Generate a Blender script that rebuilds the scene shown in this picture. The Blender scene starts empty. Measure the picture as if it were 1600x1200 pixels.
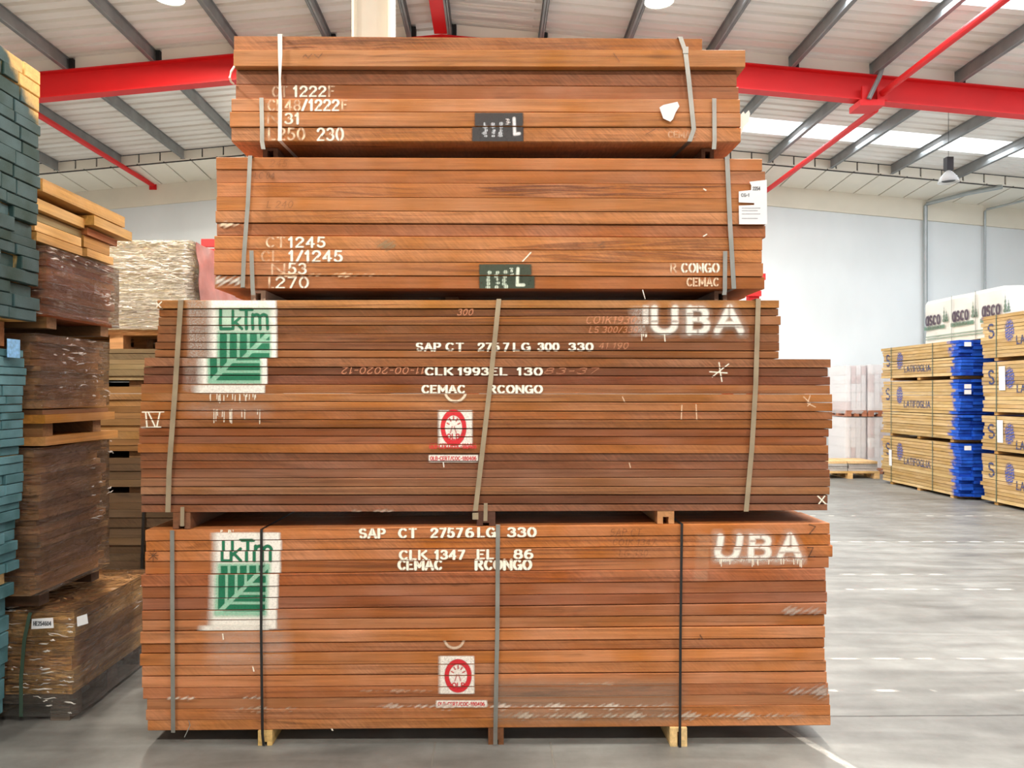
import bpy, math, random
import numpy as np
from mathutils import Vector, noise as mnoise

# ------------------------------------------------------------------ camera, world, light
SC = bpy.context.scene
COL = SC.collection
F, CX, CY, CAMH = 1202.0, 770.0, 615.0, 1.70          # focal length and vanishing point in pixels of a 1600x1200 frame
cam = bpy.data.cameras.new('camera')
cam.sensor_width = 36.0
cam.lens = F / 1600.0 * 36.0
cam.shift_x = (800.0 - CX) / 1600.0
cam.shift_y = (CY - 600.0) / 1600.0
cam.clip_end = 200
camo = bpy.data.objects.new('camera', cam)
camo.location = (0, 0, CAMH)
camo.rotation_euler = (math.radians(90), 0, 0)
COL.objects.link(camo)
SC.camera = camo

SC.view_settings.view_transform = 'Standard'
SC.view_settings.look = 'None'
SC.view_settings.gamma = 1.0
SC.view_settings.use_curve_mapping = False
SC.view_settings.exposure = 0.0

world = bpy.data.worlds.new('sky')
SC.world = world
world.use_nodes = True
bgn = world.node_tree.nodes['Background']
bgn.inputs[0].default_value = (0.90, 0.95, 1.0, 1)     # overcast daylight coming in by the open end and the side door
bgn.inputs[1].default_value = 1.0

def area(name, loc, rot, sx, sy, power, colr=(1, 1, 1)):
    l = bpy.data.lights.new(name, 'AREA')
    l.shape = 'RECTANGLE'; l.size = sx; l.size_y = sy; l.energy = power; l.color = colr
    o = bpy.data.objects.new(name, l); o.location = loc; o.rotation_euler = rot
    COL.objects.link(o)
    return o
# daylight through the roof's translucent strips (one light under each strip) and through the side doorway
SKY_STRIPS = [(1.6, 2.4), (5.6, 6.4), (9.25, 9.95), (14.35, 15.1)]  # the nearer pair of strips is unseen, added to bring in daylight
for k, (a, b) in enumerate(SKY_STRIPS):
    area('skylight_daylight', (6.0, (a + b) / 2, 6.64), (0, math.radians(5.3), 0), 10.5, b - a, (150, 170, 400, 170)[k], (0.86, 0.94, 1.0))
area('doorway_daylight', (12.6, 9.5, 2.4), (0, math.radians(90), 0), 4.4, 8.0, 150, (0.82, 0.92, 1.0))

# ------------------------------------------------------------------ helpers
def lin(r, g, b):
    def f(c):
        c /= 255.0
        return c / 12.92 if c <= 0.04045 else ((c + 0.055) / 1.055) ** 2.4
    return (f(r), f(g), f(b), 1.0)

def P(x, y, d):
    """photo pixel at depth d -> world point"""
    return ((x - CX) * d / F, d, CAMH + (CY - y) * d / F)

RNG = random.Random(7)

def tag(o, label=None, cat=None, group=None, kind=None):
    if label: o['label'] = label
    if cat: o['category'] = cat
    if group: o['group'] = group
    if kind: o['kind'] = kind
    return o

def empty(name, loc, label, cat, group=None):
    o = bpy.data.objects.new(name, None)
    o.location = loc
    o.empty_display_size = 0.1
    COL.objects.link(o)
    return tag(o, label, cat, group)

class MB:
    """collects faces; build() links ONE mesh object"""
    def __init__(s):
        s.v = []; s.f = []; s.m = []; s.paint = []      # paint: (first vertex, colours)
    def add(s, verts, faces, m=0):
        n = len(s.v)
        s.v += [tuple(p) for p in verts]
        s.f += [tuple(n + i for i in f) for f in faces]
        s.m += [m] * len(faces)
    def box(s, x0, x1, y0, y1, z0, z1, m=0):
        s.hexa([(x0, y0, z0), (x1, y0, z0), (x1, y1, z0), (x0, y1, z0), (x0, y0, z1), (x1, y0, z1), (x1, y1, z1), (x0, y1, z1)], m)
    def hexa(s, c, m=0):
        s.add(c, [(3, 2, 1, 0), (4, 5, 6, 7), (0, 1, 5, 4), (1, 2, 6, 5), (2, 3, 7, 6), (3, 0, 4, 7)], m)
    def sweep(s, rings, m=0, caps=True, closed=True):
        """rings: list of equally long point lists"""
        n = len(rings[0]); vs = [p for r in rings for p in r]; fs = []
        for i in range(len(rings) - 1):
            for j in range(n if closed else n - 1):
                a = i * n + j; b = i * n + (j + 1) % n
                fs.append((a, b, b + n, a + n))
        if caps and closed:
            fs.append(tuple(range(n - 1, -1, -1)))
            fs.append(tuple((len(rings) - 1) * n + j for j in range(n)))
        s.add(vs, fs, m)
    def tube(s, pts, r, n=10, m=0):
        rings = []
        pts = [Vector(p) for p in pts]
        for i, p in enumerate(pts):
            t = (pts[min(i + 1, len(pts) - 1)] - pts[max(i - 1, 0)]).normalized()
            up = Vector((0, 0, 1)) if abs(t.z) < 0.9 else Vector((1, 0, 0))
            a = t.cross(up).normalized(); b = t.cross(a).normalized()
            rr = r[i] if isinstance(r, (list, tuple)) else r
            rings.append([tuple(p + a * rr * math.cos(2 * math.pi * k / n) + b * rr * math.sin(2 * math.pi * k / n)) for k in range(n)])
        s.sweep(rings, m)
    def ribbon(s, pts, w, t, side=(1, 0, 0), nrm=(0, -1, 0), m=0):
        """flat band with real thickness along pts; w may be a list"""
        rings = []
        sd = Vector(side); nv = Vector(nrm)
        for i, p in enumerate(pts):
            p = Vector(p); ww = w[i] if isinstance(w, (list, tuple)) else w
            a = sd * ww / 2
            rings.append([tuple(p - a), tuple(p + a), tuple(p + a + nv * t), tuple(p - a + nv * t)])
        s.sweep(rings, m)
    def lathe(s, prof, c, n=24, m=0, capped=True):
        rings = [[(c[0] + r * math.cos(2 * math.pi * k / n), c[1] + r * math.sin(2 * math.pi * k / n), c[2] + z) for k in range(n)] for r, z in prof]
        s.sweep(rings, m, caps=capped)
    def build(s, name, mats, parent=None, smooth=False, color=None):
        me = bpy.data.meshes.new(name)
        off = Vector(parent_origin(parent))
        vs = [(p[0] - off.x, p[1] - off.y, p[2] - off.z) for p in s.v]
        me.from_pydata(vs, [], s.f)
        if not isinstance(mats, (list, tuple)): mats = [mats]
        for mm in mats: me.materials.append(mm)
        if max(s.m, default=0) > 0:
            me.polygons.foreach_set('material_index', s.m)
        if s.paint:
            at = me.color_attributes.new('paint', 'FLOAT_COLOR', 'POINT')
            arr = np.zeros((len(vs), 4), np.float32)
            for i0, cols in s.paint:
                arr[i0:i0 + len(cols)] = cols
            at.data.foreach_set('color', arr.ravel())
        if smooth:
            me.polygons.foreach_set('use_smooth', [True] * len(me.polygons))
        me.update()
        o = bpy.data.objects.new(name, me)
        COL.objects.link(o)
        if parent is not None: o.parent = parent
        if color: o.color = color
        return o

def parent_origin(p):
    v = Vector((0, 0, 0))
    while p is not None:
        v += p.location
        p = p.parent
    return v

def struct(name, mb, mats, **k):
    return tag(mb.build(name, mats, **k), kind='structure')

# ------------------------------------------------------------------ materials
def newmat(name):
    m = bpy.data.materials.new(name)
    m.use_nodes = True
    nt = m.node_tree
    b = nt.nodes['Principled BSDF']
    return m, nt, b

def N(nt, t, **k):
    n = nt.nodes.new(t)
    for a, v in k.items():
        if a.startswith('i_'):
            key = a[2:]
            key = int(key) if key.isdigit() else key.replace('_', ' ')
            n.inputs[key].default_value = v
        else: setattr(n, a, v)
    return n

def ramp(nt, fac, stops):
    r = nt.nodes.new('ShaderNodeValToRGB')
    while len(r.color_ramp.elements) < len(stops): r.color_ramp.elements.new(0.5)
    for e, (p, c) in zip(r.color_ramp.elements, stops):
        e.position = p; e.color = c
    nt.links.new(fac, r.inputs[0])
    return r.outputs[0]

def mixc(nt, fac, a, b, mode='MIX'):
    n = nt.nodes.new('ShaderNodeMix'); n.data_type = 'RGBA'; n.blend_type = mode
    for sock, v in ((n.inputs[0], fac), (n.inputs[6], a), (n.inputs[7], b)):
        if isinstance(v, (int, float, tuple)): sock.default_value = v
        else: nt.links.new(v, sock)
    return n.outputs[2]

def mth(nt, op, a, b=None, clamp=False):
    n = nt.nodes.new('ShaderNodeMath'); n.operation = op; n.use_clamp = clamp
    for i, v in enumerate((a, b)):
        if v is None: continue
        if isinstance(v, (int, float)): n.inputs[i].default_value = v
        else: nt.links.new(v, n.inputs[i])
    return n.outputs[0]

def simple(name, c, rough=0.6, metal=0.0, var=0.12, scale=6.0, bump=0.0):
    m, nt, b = newmat(name)
    tc = N(nt, 'ShaderNodeTexCoord')
    no = N(nt, 'ShaderNodeTexNoise', i_Scale=scale, i_Detail=5.0)
    nt.links.new(tc.outputs['Object'], no.inputs['Vector'])
    d = tuple(x * (1 - var) for x in c[:3]) + (1,)
    l = tuple(min(1, x * (1 + var)) for x in c[:3]) + (1,)
    nt.links.new(ramp(nt, no.outputs[0], [(0.3, d), (0.7, l)]), b.inputs['Base Color'])
    b.inputs['Roughness'].default_value = rough
    b.inputs['Metallic'].default_value = metal
    if bump:
        bp = N(nt, 'ShaderNodeBump', i_Strength=bump, i_Distance=0.01)
        nt.links.new(no.outputs[0], bp.inputs['Height']); nt.links.new(bp.outputs[0], b.inputs['Normal'])
    return m

def wood(name, axis='X', grain=0.55, saw=0.35, rough=0.62):
    """sawn timber, colour from the object's own colour, grain along the board"""
    m, nt, b = newmat(name)
    tc = N(nt, 'ShaderNodeTexCoord'); oi = N(nt, 'ShaderNodeObjectInfo')
    rnd = oi.outputs['Random']
    off = N(nt, 'ShaderNodeCombineXYZ')
    nt.links.new(mth(nt, 'MULTIPLY', rnd, 37.0), off.inputs[0])
    nt.links.new(mth(nt, 'MULTIPLY', rnd, 91.0), off.inputs[1])
    nt.links.new(mth(nt, 'MULTIPLY', rnd, 53.0), off.inputs[2])
    add = N(nt, 'ShaderNodeVectorMath', operation='ADD')
    nt.links.new(tc.outputs['Object'], add.inputs[0]); nt.links.new(off.outputs[0], add.inputs[1])
    def mapped(sl, sc):
        mp = N(nt, 'ShaderNodeMapping')
        mp.inputs['Scale'].default_value = (sl, sc, sc) if axis == 'X' else (sc, sl, sc)
        nt.links.new(add.outputs[0], mp.inputs['Vector'])
        return mp.outputs[0]
    broad = N(nt, 'ShaderNodeTexNoise', i_Scale=1.0, i_Detail=5.0, i_Distortion=0.9, i_Roughness=0.55)
    nt.links.new(mapped(0.8, 26.0), broad.inputs['Vector'])
    fine = N(nt, 'ShaderNodeTexNoise', i_Scale=1.0, i_Detail=6.0, i_Roughness=0.7)
    nt.links.new(mapped(4.0, 150.0), fine.inputs['Vector'])
    blot = N(nt, 'ShaderNodeTexNoise', i_Scale=2.6, i_Detail=4.0)
    nt.links.new(add.outputs[0], blot.inputs['Vector'])
    # slanting saw marks: noise drawn out along a slope, only on some boards
    mp = N(nt, 'ShaderNodeMapping'); mp2 = N(nt, 'ShaderNodeMapping')
    mp.inputs['Rotation'].default_value = (0, math.radians(-42), 0) if axis == 'X' else (math.radians(42), 0, 0)
    mp2.inputs['Scale'].default_value = (16.0, 16.0, 120.0)
    nt.links.new(add.outputs[0], mp.inputs['Vector']); nt.links.new(mp.outputs[0], mp2.inputs['Vector'])
    wv = N(nt, 'ShaderNodeTexNoise', i_Scale=1.0, i_Detail=3.0)
    nt.links.new(mp2.outputs[0], wv.inputs['Vector'])
    r2 = mth(nt, 'FRACT', mth(nt, 'MULTIPLY', rnd, 7.77))
    sawamt = mth(nt, 'MULTIPLY', mth(nt, 'MULTIPLY', mth(nt, 'SUBTRACT', r2, 0.25, True), blot.outputs[0]), saw * 4.5)
    v = mth(nt, 'ADD', mth(nt, 'MULTIPLY', mth(nt, 'SUBTRACT', broad.outputs[0], 0.5), 2.0 * grain),
            mth(nt, 'MULTIPLY', mth(nt, 'SUBTRACT', fine.outputs[0], 0.5), 1.0 * grain))
    v = mth(nt, 'ADD', v, mth(nt, 'MULTIPLY', mth(nt, 'SUBTRACT', blot.outputs[0], 0.5), 1.0 * grain))
    v = mth(nt, 'ADD', v, mth(nt, 'MULTIPLY', mth(nt, 'SUBTRACT', wv.outputs[0], 0.5), sawamt))
    v = mth(nt, 'ADD', v, 1.0)
    # dark heart streaks and knots
    kn = N(nt, 'ShaderNodeTexNoise', i_Scale=1.0, i_Detail=2.0, i_Distortion=1.5)
    nt.links.new(mapped(1.6, 14.0), kn.inputs['Vector'])
    kr = N(nt, 'ShaderNodeMapRange'); kr.inputs[1].default_value = 0.62; kr.inputs[2].default_value = 0.74; kr.inputs[3].default_value = 0.0; kr.inputs[4].default_value = 0.28
    nt.links.new(kn.outputs[0], kr.inputs[0])
    v = mth(nt, 'SUBTRACT', v, kr.outputs[0])
    hs = N(nt, 'ShaderNodeHueSaturation')
    nt.links.new(oi.outputs['Color'], hs.inputs['Color'])
    nt.links.new(v, hs.inputs['Value'])
    sat = mth(nt, 'SUBTRACT', 1.26, mth(nt, 'MULTIPLY', blot.outputs[0], 0.45))
    nt.links.new(sat, hs.inputs['Saturation'])
    nt.links.new(hs.outputs[0], b.inputs['Base Color'])
    b.inputs['Roughness'].default_value = rough
    b.inputs['Specular IOR Level'].default_value = 0.3
    bp = N(nt, 'ShaderNodeBump', i_Strength=0.35, i_Distance=0.004)
    nt.links.new(mth(nt, 'ADD', fine.outputs[0], mth(nt, 'MULTIPLY', wv.outputs[0], sawamt)), bp.inputs['Height'])
    nt.links.new(bp.outputs[0], b.inputs['Normal'])
    return m, nt, b, hs.outputs[0], add.outputs[0]

WOODX = wood('sapele_wood', 'X', grain=.6, saw=.6)[0]
WOODY = wood('sawn_wood', 'Y', grain=0.55, saw=0.2)[0]

def end_painted(name, axis, colr, dark):
    """sawn wood whose painted ends follow the mesh attribute «paint» (alpha = paint thickness)"""
    m, nt, b, wc, vec = wood(name, axis, grain=0.45, saw=0.1)
    at = N(nt, 'ShaderNodeAttribute', attribute_name='paint')
    no = N(nt, 'ShaderNodeTexNoise', i_Scale=9.0, i_Detail=4.0)
    nt.links.new(vec, no.inputs['Vector'])
    a = mth(nt, 'ADD', at.outputs['Alpha'], mth(nt, 'MULTIPLY', mth(nt, 'SUBTRACT', no.outputs[0], 0.5), 0.9))
    mr = N(nt, 'ShaderNodeMapRange', interpolation_type='SMOOTHSTEP')
    mr.inputs[1].default_value = 0.32; mr.inputs[2].default_value = 0.68
    nt.links.new(a, mr.inputs[0])
    n2 = N(nt, 'ShaderNodeTexNoise', i_Scale=5.0, i_Detail=5.0)
    nt.links.new(vec, n2.inputs['Vector'])
    pc = ramp(nt, n2.outputs[0], [(0.3, dark), (0.7, colr)])
    nt.links.new(mixc(nt, mr.outputs[0], wc, pc), b.inputs['Base Color'])
    return m
GREEN_END = end_painted('green_painted_wood_ends', 'X', lin(66, 92, 96), lin(28, 56, 48))
BLUE_END = end_painted('blue_painted_wood_ends', 'Y', lin(28, 92, 205), lin(10, 52, 150))

def paint_mat():
    m, nt, b = newmat('sprayed_paint')
    at = N(nt, 'ShaderNodeAttribute', attribute_name='paint')
    tc = N(nt, 'ShaderNodeTexCoord')
    no = N(nt, 'ShaderNodeTexNoise', i_Scale=120.0, i_Detail=4.0)
    nt.links.new(tc.outputs['Object'], no.inputs['Vector'])
    k = mth(nt, 'ADD', mth(nt, 'MULTIPLY', mth(nt, 'SUBTRACT', no.outputs[0], 0.5), 0.9), 1.0)
    a = mth(nt, 'MULTIPLY', at.outputs['Alpha'], k, True)
    nt.links.new(at.outputs['Color'], b.inputs['Base Color'])
    nt.links.new(a, b.inputs['Alpha'])
    b.inputs['Roughness'].default_value = 0.6
    return m
PAINT = paint_mat()

def film(name, tint, amount, bumpd=0.02, ior=1.9):
    """clear stretch film: mostly see-through, sharp crinkled highlights"""
    m, nt, b = newmat(name)
    out = nt.nodes['Material Output']
    tc = N(nt, 'ShaderNodeTexCoord')
    mp = N(nt, 'ShaderNodeMapping'); mp.inputs['Scale'].default_value = (2.2, 2.2, 16.0)
    nt.links.new(tc.outputs['Object'], mp.inputs['Vector'])
    no = N(nt, 'ShaderNodeTexNoise', i_Scale=2.6, i_Detail=4.0, i_Distortion=1.6)
    nt.links.new(mp.outputs[0], no.inputs['Vector'])
    mq = N(nt, 'ShaderNodeMapping'); mq.inputs['Scale'].default_value = (9.0, 9.0, 40.0); mq.inputs['Rotation'].default_value = (0.15, 0.2, 0)
    nt.links.new(tc.outputs['Object'], mq.inputs['Vector'])
    nq = N(nt, 'ShaderNodeTexVoronoi', feature='DISTANCE_TO_EDGE', i_Scale=1.0)
    nt.links.new(mq.outputs[0], nq.inputs['Vector'])
    bp = N(nt, 'ShaderNodeBump', i_Strength=1.0, i_Distance=bumpd)
    nt.links.new(mth(nt, 'ADD', no.outputs[0], mth(nt, 'MULTIPLY', nq.outputs[0], 0.35)), bp.inputs['Height'])
    nt.links.new(bp.outputs[0], b.inputs['Normal'])
    b.inputs['Base Color'].default_value = tint
    b.inputs['Roughness'].default_value = 0.16
    b.inputs['Specular IOR Level'].default_value = 0.7
    tr = N(nt, 'ShaderNodeBsdfTransparent')
    gl = N(nt, 'ShaderNodeBsdfGlossy', i_Roughness=0.07)
    nt.links.new(bp.outputs[0], gl.inputs['Normal'])
    fr = N(nt, 'ShaderNodeFresnel', i_IOR=ior)
    nt.links.new(bp.outputs[0], fr.inputs['Normal'])
    m1 = N(nt, 'ShaderNodeMixShader')
    fac = mth(nt, 'MULTIPLY', no.outputs[0], amount * 2, True)
    nt.links.new(fac, m1.inputs[0]); nt.links.new(tr.outputs[0], m1.inputs[1]); nt.links.new(b.outputs[0], m1.inputs[2])
    m2 = N(nt, 'ShaderNodeMixShader')
    nt.links.new(fr.outputs[0], m2.inputs[0]); nt.links.new(m1.outputs[0], m2.inputs[1]); nt.links.new(gl.outputs[0], m2.inputs[2])
    nt.links.new(m2.outputs[0], out.inputs[0])
    return m
FILM = film('clear_stretch_film', lin(222, 212, 200), 0.05, 0.05, 1.6)
FILM_GOLD = film('whitened_stretch_film', lin(255, 250, 240), 0.34, 0.06, 1.9)  # extra white in the film stands in for glints and strong lamplight
def white_film():
    m, nt, b = newmat('white_stretch_film')
    b.inputs['Base Color'].default_value = lin(246, 247, 250)
    b.inputs['Roughness'].default_value = .3
    b.inputs['Alpha'].default_value = .42
    return m
FILM_WHITE = white_film()

STEEL = simple('galvanised_strap', lin(150, 150, 145), 0.42, 0.75, 0.15, 9)
STEEL_TAN = simple('tarnished_strap', lin(158, 142, 118), 0.5, 0.45, 0.15, 9)
BLACKSTRAP = simple('black_plastic_strap', lin(25, 24, 24), 0.45)
WHITESTRAP = simple('white_plastic_strap', lin(236, 228, 218), 0.5, 0, 0.04)
GREENSTRAP = simple('green_plastic_strap', lin(70, 92, 78), 0.35)
PURLIN = simple('dark_galvanised_steel', lin(138, 140, 140), 0.5, 0.2, 0.18, 3)
PURLIN_END = simple('black_cleat_steel', lin(28, 28, 30), 0.6)
RED = simple('red_painted_steel', lin(216, 22, 26), 0.55, 0, 0.05, 2)
WHITE_STEEL = simple('cream_painted_steel', lin(228, 225, 214), 0.5, 0, 0.03, 2)
WHITE_PANEL = simple('white_infill_panel', lin(246, 242, 232), 0.7, 0, 0.03, 1)
SOFFIT = simple('cream_sandwich_panel', lin(236, 231, 218), 0.6, 0, 0.03, 1.5)
JOINT = simple('grey_panel_joint', lin(72, 70, 68), 0.7)
BEIGE = simple('beige_concrete', lin(228, 222, 206), 0.8, 0, 0.06, 1.2)
PAPER = simple('white_paper', lin(225, 226, 230), 0.8, 0, 0.03, 8)
INK = simple('black_ink', lin(70, 72, 78), 0.8)
PALEWOOD = WOODY
CONDUIT = simple('galvanised_conduit', lin(170, 178, 180), 0.4, 0.6, 0.08)
BLACKBOX = simple('black_lamp_housing', lin(30, 30, 33), 0.5)

def roof_mat():
    m, nt, b = newmat('grey_corrugated_sheet')
    tc = N(nt, 'ShaderNodeTexCoord')
    mp = N(nt, 'ShaderNodeMapping'); mp.inputs['Scale'].default_value = (0.25, 2.2, 1)
    nt.links.new(tc.outputs['Object'], mp.inputs['Vector'])
    no = N(nt, 'ShaderNodeTexNoise', i_Scale=1.5, i_Detail=4.0)
    nt.links.new(mp.outputs[0], no.inputs['Vector'])
    nt.links.new(ramp(nt, no.outputs[0], [(0.3, lin(226, 220, 212)), (0.55, lin(238, 235, 230)), (0.75, lin(246, 245, 242))]), b.inputs['Base Color'])
    b.inputs['Roughness'].default_value = 0.55
    return m
ROOF = roof_mat()

def emit(name, c, s):
    m, nt, b = newmat(name)
    b.inputs['Base Color'].default_value = c
    b.inputs['Emission Color'].default_value = c
    b.inputs['Emission Strength'].default_value = s
    return m
SKYLIGHT = emit('translucent_roof_sheet', (0.93, 0.97, 1.0, 1), 1.6)
LAMPGLOW = emit('lamp_glow', (1.0, 0.9, 0.68, 1), 9.0)

def wall_mat():
    m, nt, b = newmat('white_painted_wall')
    tc = N(nt, 'ShaderNodeTexCoord')
    mp = N(nt, 'ShaderNodeMapping'); mp.inputs['Scale'].default_value = (0.6, 1, 0.3)
    nt.links.new(tc.outputs['Object'], mp.inputs['Vector'])
    no = N(nt, 'ShaderNodeTexNoise', i_Scale=1.5, i_Detail=6.0)
    nt.links.new(mp.outputs[0], no.inputs['Vector'])
    nt.links.new(ramp(nt, no.outputs[0], [(0.3, lin(216, 222, 224)), (0.7, lin(226, 232, 234))]), b.inputs['Base Color'])
    b.inputs['Roughness'].default_value = 0.8
    return m
WALL = wall_mat()

def floor_mat():
    m, nt, b = newmat('worn_concrete')
    tc = N(nt, 'ShaderNodeTexCoord')
    n1 = N(nt, 'ShaderNodeTexNoise', i_Scale=0.9, i_Detail=8.0, i_Roughness=0.6)
    n2 = N(nt, 'ShaderNodeTexNoise', i_Scale=4.0, i_Detail=10.0, i_Roughness=0.7)
    mp = N(nt, 'ShaderNodeMapping'); mp.inputs['Scale'].default_value = (0.5, 3.0, 1); mp.inputs['Rotation'].default_value = (0, 0, math.radians(20))
    n3 = N(nt, 'ShaderNodeTexNoise', i_Scale=2.0, i_Detail=8.0, i_Distortion=1.0)
    nt.links.new(tc.outputs['Object'], mp.inputs['Vector'])
    nt.links.new(mp.outputs[0], n3.inputs['Vector'])
    for n in (n1, n2): nt.links.new(tc.outputs['Object'], n.inputs['Vector'])
    v = mth(nt, 'ADD', mth(nt, 'MULTIPLY', n1.outputs[0], 0.4), mth(nt, 'ADD', mth(nt, 'MULTIPLY', n2.outputs[0], 0.25), mth(nt, 'MULTIPLY', n3.outputs[0], 0.35)))
    c = ramp(nt, v, [(0.36, lin(92, 91, 88)), (0.5, lin(120, 120, 117)), (0.64, lin(146, 147, 144))])
    nt.links.new(c, b.inputs['Base Color'])
    r = N(nt, 'ShaderNodeMapRange'); r.inputs[3].default_value = 0.32; r.inputs[4].default_value = 0.62
    nt.links.new(n3.outputs[0], r.inputs[0]); nt.links.new(r.outputs[0], b.inputs['Roughness'])
    bp = N(nt, 'ShaderNodeBump', i_Strength=0.15, i_Distance=0.01)
    nt.links.new(n2.outputs[0], bp.inputs['Height']); nt.links.new(bp.outputs[0], b.inputs['Normal'])
    return m
FLOOR = floor_mat()

# ------------------------------------------------------------------ stroke lettering (painted marks are fine grids carrying colour and thickness)
def arc(cx, cy, rx, ry, a0, a1, n=14):
    return [(cx + rx * math.cos(math.radians(a0 + (a1 - a0) * i / n)), cy + ry * math.sin(math.radians(a0 + (a1 - a0) * i / n))) for i in range(n + 1)]
GL = {
 'A': (.74, [[(0, 0), (.37, 1), (.74, 0)], [(.14, .33), (.60, .33)]]),
 'B': (.62, [[(0, 0), (0, 1)], [(0, 1), (.33, 1)] + arc(.33, .77, .24, .23, 90, -90, 8) + [(0, .54)], [(0, .54)] + arc(.35, .27, .27, .27, 90, -90, 8) + [(0, 0)]]),
 'C': (.66, [arc(.36, .5, .36, .5, 48, 312, 18)]),
 'D': (.66, [[(0, 0), (0, 1)], [(0, 1)] + arc(.25, .5, .41, .5, 90, -90, 12) + [(0, 0)]]),
 'E': (.56, [[(0, 0), (0, 1)], [(0, 1), (.56, 1)], [(0, .52), (.44, .52)], [(0, 0), (.56, 0)]]),
 'F': (.54, [[(0, 0), (0, 1)], [(0, 1), (.54, 1)], [(0, .52), (.42, .52)]]),
 'G': (.70, [arc(.36, .5, .36, .5, 48, 345, 20), [(.70, .06), (.70, .42), (.44, .42)]]),
 'I': (.10, [[(.05, 0), (.05, 1)]]),
 'K': (.66, [[(0, 0), (0, 1)], [(.62, 1), (.06, .45)], [(.2, .58), (.66, 0)]]),
 'L': (.52, [[(0, 1), (0, 0), (.52, 0)]]),
 'M': (.84, [[(0, 0), (0, 1), (.42, .25), (.84, 1), (.84, 0)]]),
 'N': (.70, [[(0, 0), (0, 1), (.70, 0), (.70, 1)]]),
 'O': (.74, [arc(.37, .5, .37, .5, 0, 360, 24)]),
 'P': (.60, [[(0, 0), (0, 1)], [(0, 1), (.32, 1)] + arc(.32, .74, .26, .26, 90, -90, 8) + [(0, .48)]]),
 'R': (.66, [[(0, 0), (0, 1)], [(0, 1), (.32, 1)] + arc(.32, .75, .25, .25, 90, -90, 8) + [(0, .5)], [(.28, .5), (.64, 0)]]),
 'S': (.58, [arc(.29, .75, .28, .25, 35, 270, 12) + arc(.29, .25, .28, .25, 90, -145, 12)]),
 'T': (.66, [[(0, 1), (.66, 1)], [(.33, 1), (.33, 0)]]),
 'U': (.68, [[(0, 1), (0, .34)] + arc(.34, .34, .34, .34, 180, 360, 12) + [(.68, 1)]]),
 'V': (.68, [[(0, 1), (.34, 0), (.68, 1)]]),
 'X': (.64, [[(0, 0), (.64, 1)], [(0, 1), (.64, 0)]]),
 '0': (.58, [arc(.29, .5, .29, .5, 0, 360, 22)]),
 '1': (.30, [[(0, .78), (.18, 1), (.18, 0)]]),
 '2': (.56, [arc(.28, .74, .27, .26, 170, -20, 12) + [(0, 0), (.56, 0)]]),
 '3': (.56, [arc(.26, .76, .26, .24, 150, -80, 10) + arc(.26, .27, .30, .27, 80, -150, 12)]),
 '4': (.62, [[(.44, 0), (.44, 1), (0, .3), (.62, .3)]]),
 '5': (.56, [[(.52, 1), (.1, 1), (.06, .55)] + arc(.26, .31, .29, .31, 120, -150, 12)]),
 '6': (.58, [arc(.30, .30, .28, .30, 0, 360, 16), [(.03, .32)] + arc(.36, .45, .34, .55, 175, 75, 8)]),
 '7': (.54, [[(0, 1), (.54, 1), (.18, 0)]]),
 '8': (.58, [arc(.29, .76, .24, .24, 0, 360, 14), arc(.29, .27, .29, .27, 0, 360, 16)]),
 '9': (.58, [arc(.28, .70, .28, .30, 0, 360, 16), [(.55, .68)] + arc(.22, .55, .34, .55, -5, -105, 8)]),
 '/': (.42, [[(0, 0), (.42, 1)]]),
 '-': (.34, [[(0, .45), (.34, .45)]]),
 '.': (.08, [[(.04, 0), (.04, .06)]]),
 'a': (.5, [arc(.25, .3, .23, .3, 0, 360, 14), [(.5, .6), (.5, 0)]]),
 's': (.42, [arc(.21, .46, .2, .16, 40, 270, 8) + arc(.21, .15, .2, .15, 90, -140, 8)]),
 'c': (.46, [arc(.26, .3, .26, .3, 50, 310, 12)]),
 'o': (.54, [arc(.27, .3, .27, .3, 0, 360, 16)]),
 'k': (.5, [[(0, 0), (0, 1)], [(.42, .62), (.03, .27)], [(.14, .38), (.5, 0)]]),
 'm': (.8, [[(0, 0), (0, .62)], [(0, .42)] + arc(.2, .42, .2, .2, 180, 0, 8) + [(.4, 0)], [(.4, .42)] + arc(.6, .42, .2, .2, 180, 0, 8) + [(.8, 0)]]),
}
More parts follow.
